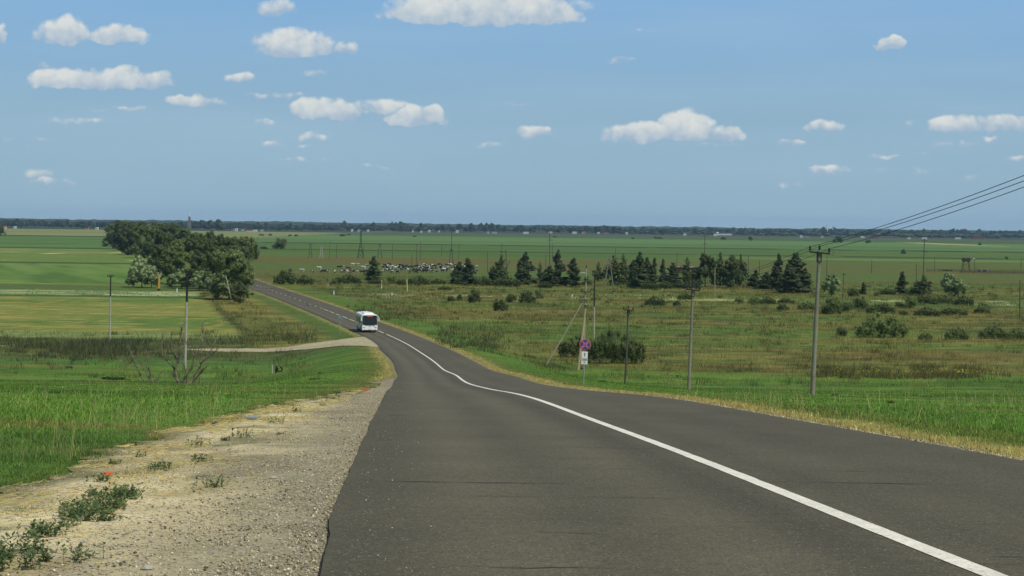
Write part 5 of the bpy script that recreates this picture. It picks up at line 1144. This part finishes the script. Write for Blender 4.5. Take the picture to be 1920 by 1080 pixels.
hs = [(8,427,7,2.2,'wallw','roofo'),(28,427,3.5,2,'wallw','roofw'),(182,429,4,2.2,'wallw','roofw'),(163,429,6,1.8,'wallt','roofr'),(443,432,4,3,'wallw','roofw'),(455,431,4,1.6,'wallw','roofg'),(467,433,8,1.6,'wallw','roofr'),(478,433,7,1.5,'wallw','roofw'),(491,432,4,1.8,'wallw','roofg'),(436,431,3,1.8,'wallt','roofr'),
 (660,433,3,2.6,'wallw','roofw'),(673,432.5,4,2,'wallw','roofg'),(690,433,3,2,'wallw','roofw'),(774,434,3,2.5,'wallw','roofg'),(790,435,3,1.8,'wallw','roofw'),(805,434,4,2,'wallw','roofw'),(823,435,3,2,'wallt','roofw'),(857,435,4.5,2.6,'wallw','roofw'),(915,436,4,1.8,'wallw','roofg'),(927,436,8,1.6,'wallw','roofg'),
 (986,437,9,1.8,'wallw','roofw'),(1032,436,6,2,'wallw','roofw'),(1077,437,7,2.2,'wallw','roofw'),(1094,437,6,2.4,'wallt','roofo'),(1122,437,4,1.6,'wallw','roofw'),(1137,437,7,1.6,'wallt','roofr'),(1175,438,4,2,'wallw','roofw'),(1284,440,5,1.6,'wallw','roofw'),(1341,441,6,2,'wallw','roofw'),(1502,444,4,2,'wallw','roofw'),(1512,444,9,1.4,'wallt','roofg'),
 (1541,444,4,1.8,'wallw','roofg'),(1617,445,6,1.4,'wallw','roofw'),(1704,447,5,1.2,'wallw','roofw'),(1733,447,8,1.4,'wallw','roofw'),(1796,447,9,1.2,'wallw','roofw'),(1830,447,10,1.6,'brick','roofr'),(1845,447,8,1.6,'brick','roofr'),(1640,446,9,1.4,'brick','roofr')]
hs.sort(); RD = {'roofg': 'grey-roofed', 'roofr': 'red-roofed', 'roofo': 'orange-roofed', 'roofw': 'pale-roofed'}
for k, (px, py, w, hw, wl_, rf) in enumerate(hs): house(px, py+1.5, w*1.15, hw*1.2, wl_, rf, 'tiny %s house on the horizon, %s of thirty-nine from the left' % (RD[rf], ordn(k)))
# long pale farm sheds
p = gp(1357, 441); s = p.y/F; t = empty('farm_shed', p); MB().box((0, 0, 1.4*s), (30*s, 14, 2.8*s)).build('wall', M_['wallw'], t); MB().poly([(-15.5*s, 2.8*s), (15.5*s, 2.8*s), (15*s, 4*s), (-15*s, 4*s)], 15, Matrix.Translation((0, -7.5, 0))).build('roof', M_['roofg'], t)
MB().lathe([(3.4*s, 0), (3.4*s, 3*s), (2.2*s, 5*s), (.5*s, 5.8*s)], (-12*s, 0, 0), 16).build('silo', M_['wallw'], t); setp(t, 'long low pale farm building with a rounded end in the distance', 'farm building')
# left church: brown bell tower and blue-domed church
def lathe_dome(mb, x, z, r, k=1.0): mb.lathe([(r*.6, z), (r*.95, z+r*.35*k), (r, z+r*.7*k), (r*.75, z+r*1.2*k), (r*.3, z+r*1.7*k), (.05*r, z+r*2.3*k)], (x, 0, 0), 12)
p = gp(355, 428); s = p.y/F; t = empty('bell_tower', p)
MB().box((0, 0, 4*s), (6*s, 6*s, 8*s)).build('lower_tier', M_['brick'], t); MB().box((0, 0, 12*s), (4.4*s, 4.4*s, 8*s)).build('middle_tier', M_['brick'], t); MB().box((0, 0, 19*s), (3.4*s, 3.4*s, 6*s)).build('upper_tier', M_['brick'], t)
mb = MB(); mb.lathe([(1.5*s, 22*s), (1.5*s, 24*s), (1.0*s, 26*s), (.3*s, 28*s), (.1*s, 29*s)], (0, 0, 0), 10); mb.build('spire', M_['roofw'], t)
for z in (8, 16): MB().box((0, 0, z*s+.3), (6.4*s if z == 8 else 4.8*s, 6.4*s if z == 8 else 4.8*s, .6)).build('cornice', M_['wallt'], t)
for z in (12, 19): MB().box((0, -2.25*s if z == 12 else -1.75*s, z*s), (1.2*s, .2*s, 2.6*s)).build('arch_opening', M_['glass'], t)
setp(t, 'tall brown tiered bell tower with a white spire on the left horizon', 'bell tower')
p = gp(377.5, 428); s = p.y/F; t = empty('church', p); MB().box((0, 0, 4*s), (9*s, 9*s, 8*s)).build('wall', M_['wallw'], t); MB().lathe([(2.8*s, 8*s), (2.8*s, 12*s)], (0, 0, 0), 12).build('drum', M_['wallw'], t)
mb = MB(); lathe_dome(mb, 0, 11.5*s, 3*s, .7); mb.build('dome', M_['roofb'], t)
for q in (-1, 1):
    mb = MB(); mb.lathe([(1*s, 8*s), (1*s, 10*s)], (q*3.2*s, 0, 0), 8); mb.build('side_drum', M_['wallw'], t); mb = MB(); lathe_dome(mb, q*3.2*s, 10*s, 1.2*s, .8); mb.build('side_dome', M_['roofb'], t)
setp(t, 'white church with bright blue domes right of the brown bell tower', 'church')
# right church
p = gp(1550, 437); s = p.y/F; t = empty('bell_tower', p); MB().box((0, 0, 4.5*s), (3.4*s, 3.4*s, 9*s)).build('base', M_['wallw'], t); MB().lathe([(1*s, 9*s), (1*s, 12.5*s)], (0, 0, 0), 10).build('upper_tier', M_['wallw'], t); mb = MB(); lathe_dome(mb, 0, 12.3*s, 1.1*s, 1.2); mb.build('dome', M_['roofg'], t)
setp(t, 'slim white bell tower with a dark cap on the right horizon', 'bell tower')
p = gp(1563, 438); s = p.y/F; t = empty('church', p); MB().box((0, 0, 4.5*s), (6*s, 6*s, 9*s)).build('wall', M_['wallw'], t)
for q, zq, r in ((-1.9, 9, 1.1), (1.9, 9, 1.1), (0, 10.5, 1.4)):
    MB().lathe([(r*.8*s, 8.5*s), (r*.8*s, (zq+1)*s)], (q*s, 0, 0), 10).build('drum', M_['wallw'], t); mb = MB(); lathe_dome(mb, q*s, (zq+.8)*s, r*s, .8); mb.build('dome', M_['metal'], t)
setp(t, 'white church with three dark domes beside the slim bell tower', 'church')
p = gp(1397, 438); s = p.y/F; setp(MB().tube([(p.x, p.y, p.z), (p.x, p.y, p.z+17*s)], .5, 5).build('radio_mast', M_['zinc']), 'thin distant mast above the long tree line at centre right', 'mast')
# the woods behind, one mass
def woods():
    Vs = []; Fs = []; cs = []; o = 0; r = np.random.default_rng(77)
    bm = bmesh.new(); bmesh.ops.create_icosphere(bm, subdivisions=1, radius=1); B = np.array([v.co for v in bm.verts]); T = np.array([[v.index for v in q.verts] for q in bm.faces]); bm.free()
    rows = [(4800, 9, 10, 9, 420), (5500, 11, 14, 14, 420), (7400, 10, 30, 18, 800), (8300, 12.5, 36, 20, 800), (9000, 13.5, 40, 22, 700)]
    for Y0, hh_, wd, jit, n in rows:
        x = r.uniform(-.42, .42, n)*Y0; x = x if Y0 > 6000 else x[fbm(x/240, x*0+Y0, 3, 205)+.12*sst(.05, .15, x/Y0) > .52]; n = len(x); y = Y0+r.normal(0, Y0*.025, n); z = H(x, y); hj = hh_*(.72+.5*fbm(x/260, y/400, 3, 201))*r.uniform(.88, 1.1, n)
        bumpy = np.where((x/Y0 > .02) & (x/Y0 < .14) & (Y0 < 6000), .8, 1)
        for i in range(n):
            w_ = wd*r.uniform(.7, 1.5); v = B*(1+r.normal(0, .12, (len(B), 1)))*np.array([w_, w_, hj[i]*bumpy[i]*.55])+np.array([x[i], y[i], z[i]+hj[i]*bumpy[i]*.45]); Vs.append(v); Fs.append(T+o); o += len(B)
            cs.append(np.repeat([lin(60, 70, 42)*r.uniform(.7, 1.3)], len(B), 0))
    m = mat('far_wood', attr=True, rough=.95, spec=.05); setp(link('distant_forest', npmesh('distant_forest', np.concatenate(Vs), [np.concatenate(Fs)], np.concatenate(cs)), m), 'continuous dark woodland closing the horizon behind the village', kind='stuff')
woods()

# ------------------------------------------------------------------ haze
HZ = 4.6e-5
mb = MB(); mb.box((0, 4930, 15), (19400, 10020, 2*0+72)); hz = mb.build('haze', None)
m = bpy.data.materials.new('haze'); m.use_nodes = True; N = m.node_tree.nodes; N.clear(); o = N.new('ShaderNodeOutputMaterial'); v = N.new('ShaderNodeVolumePrincipled')
v.inputs['Color'].default_value = (.42, .68, .95, 1); v.inputs['Density'].default_value = HZ; v.inputs['Anisotropy'].default_value = 0.0; m.node_tree.links.new(v.outputs[0], o.inputs['Volume']); hz.data.materials.append(m)
setp(hz, kind='stuff'); hz['label'] = 'thin pale blue summer haze over the whole plain'
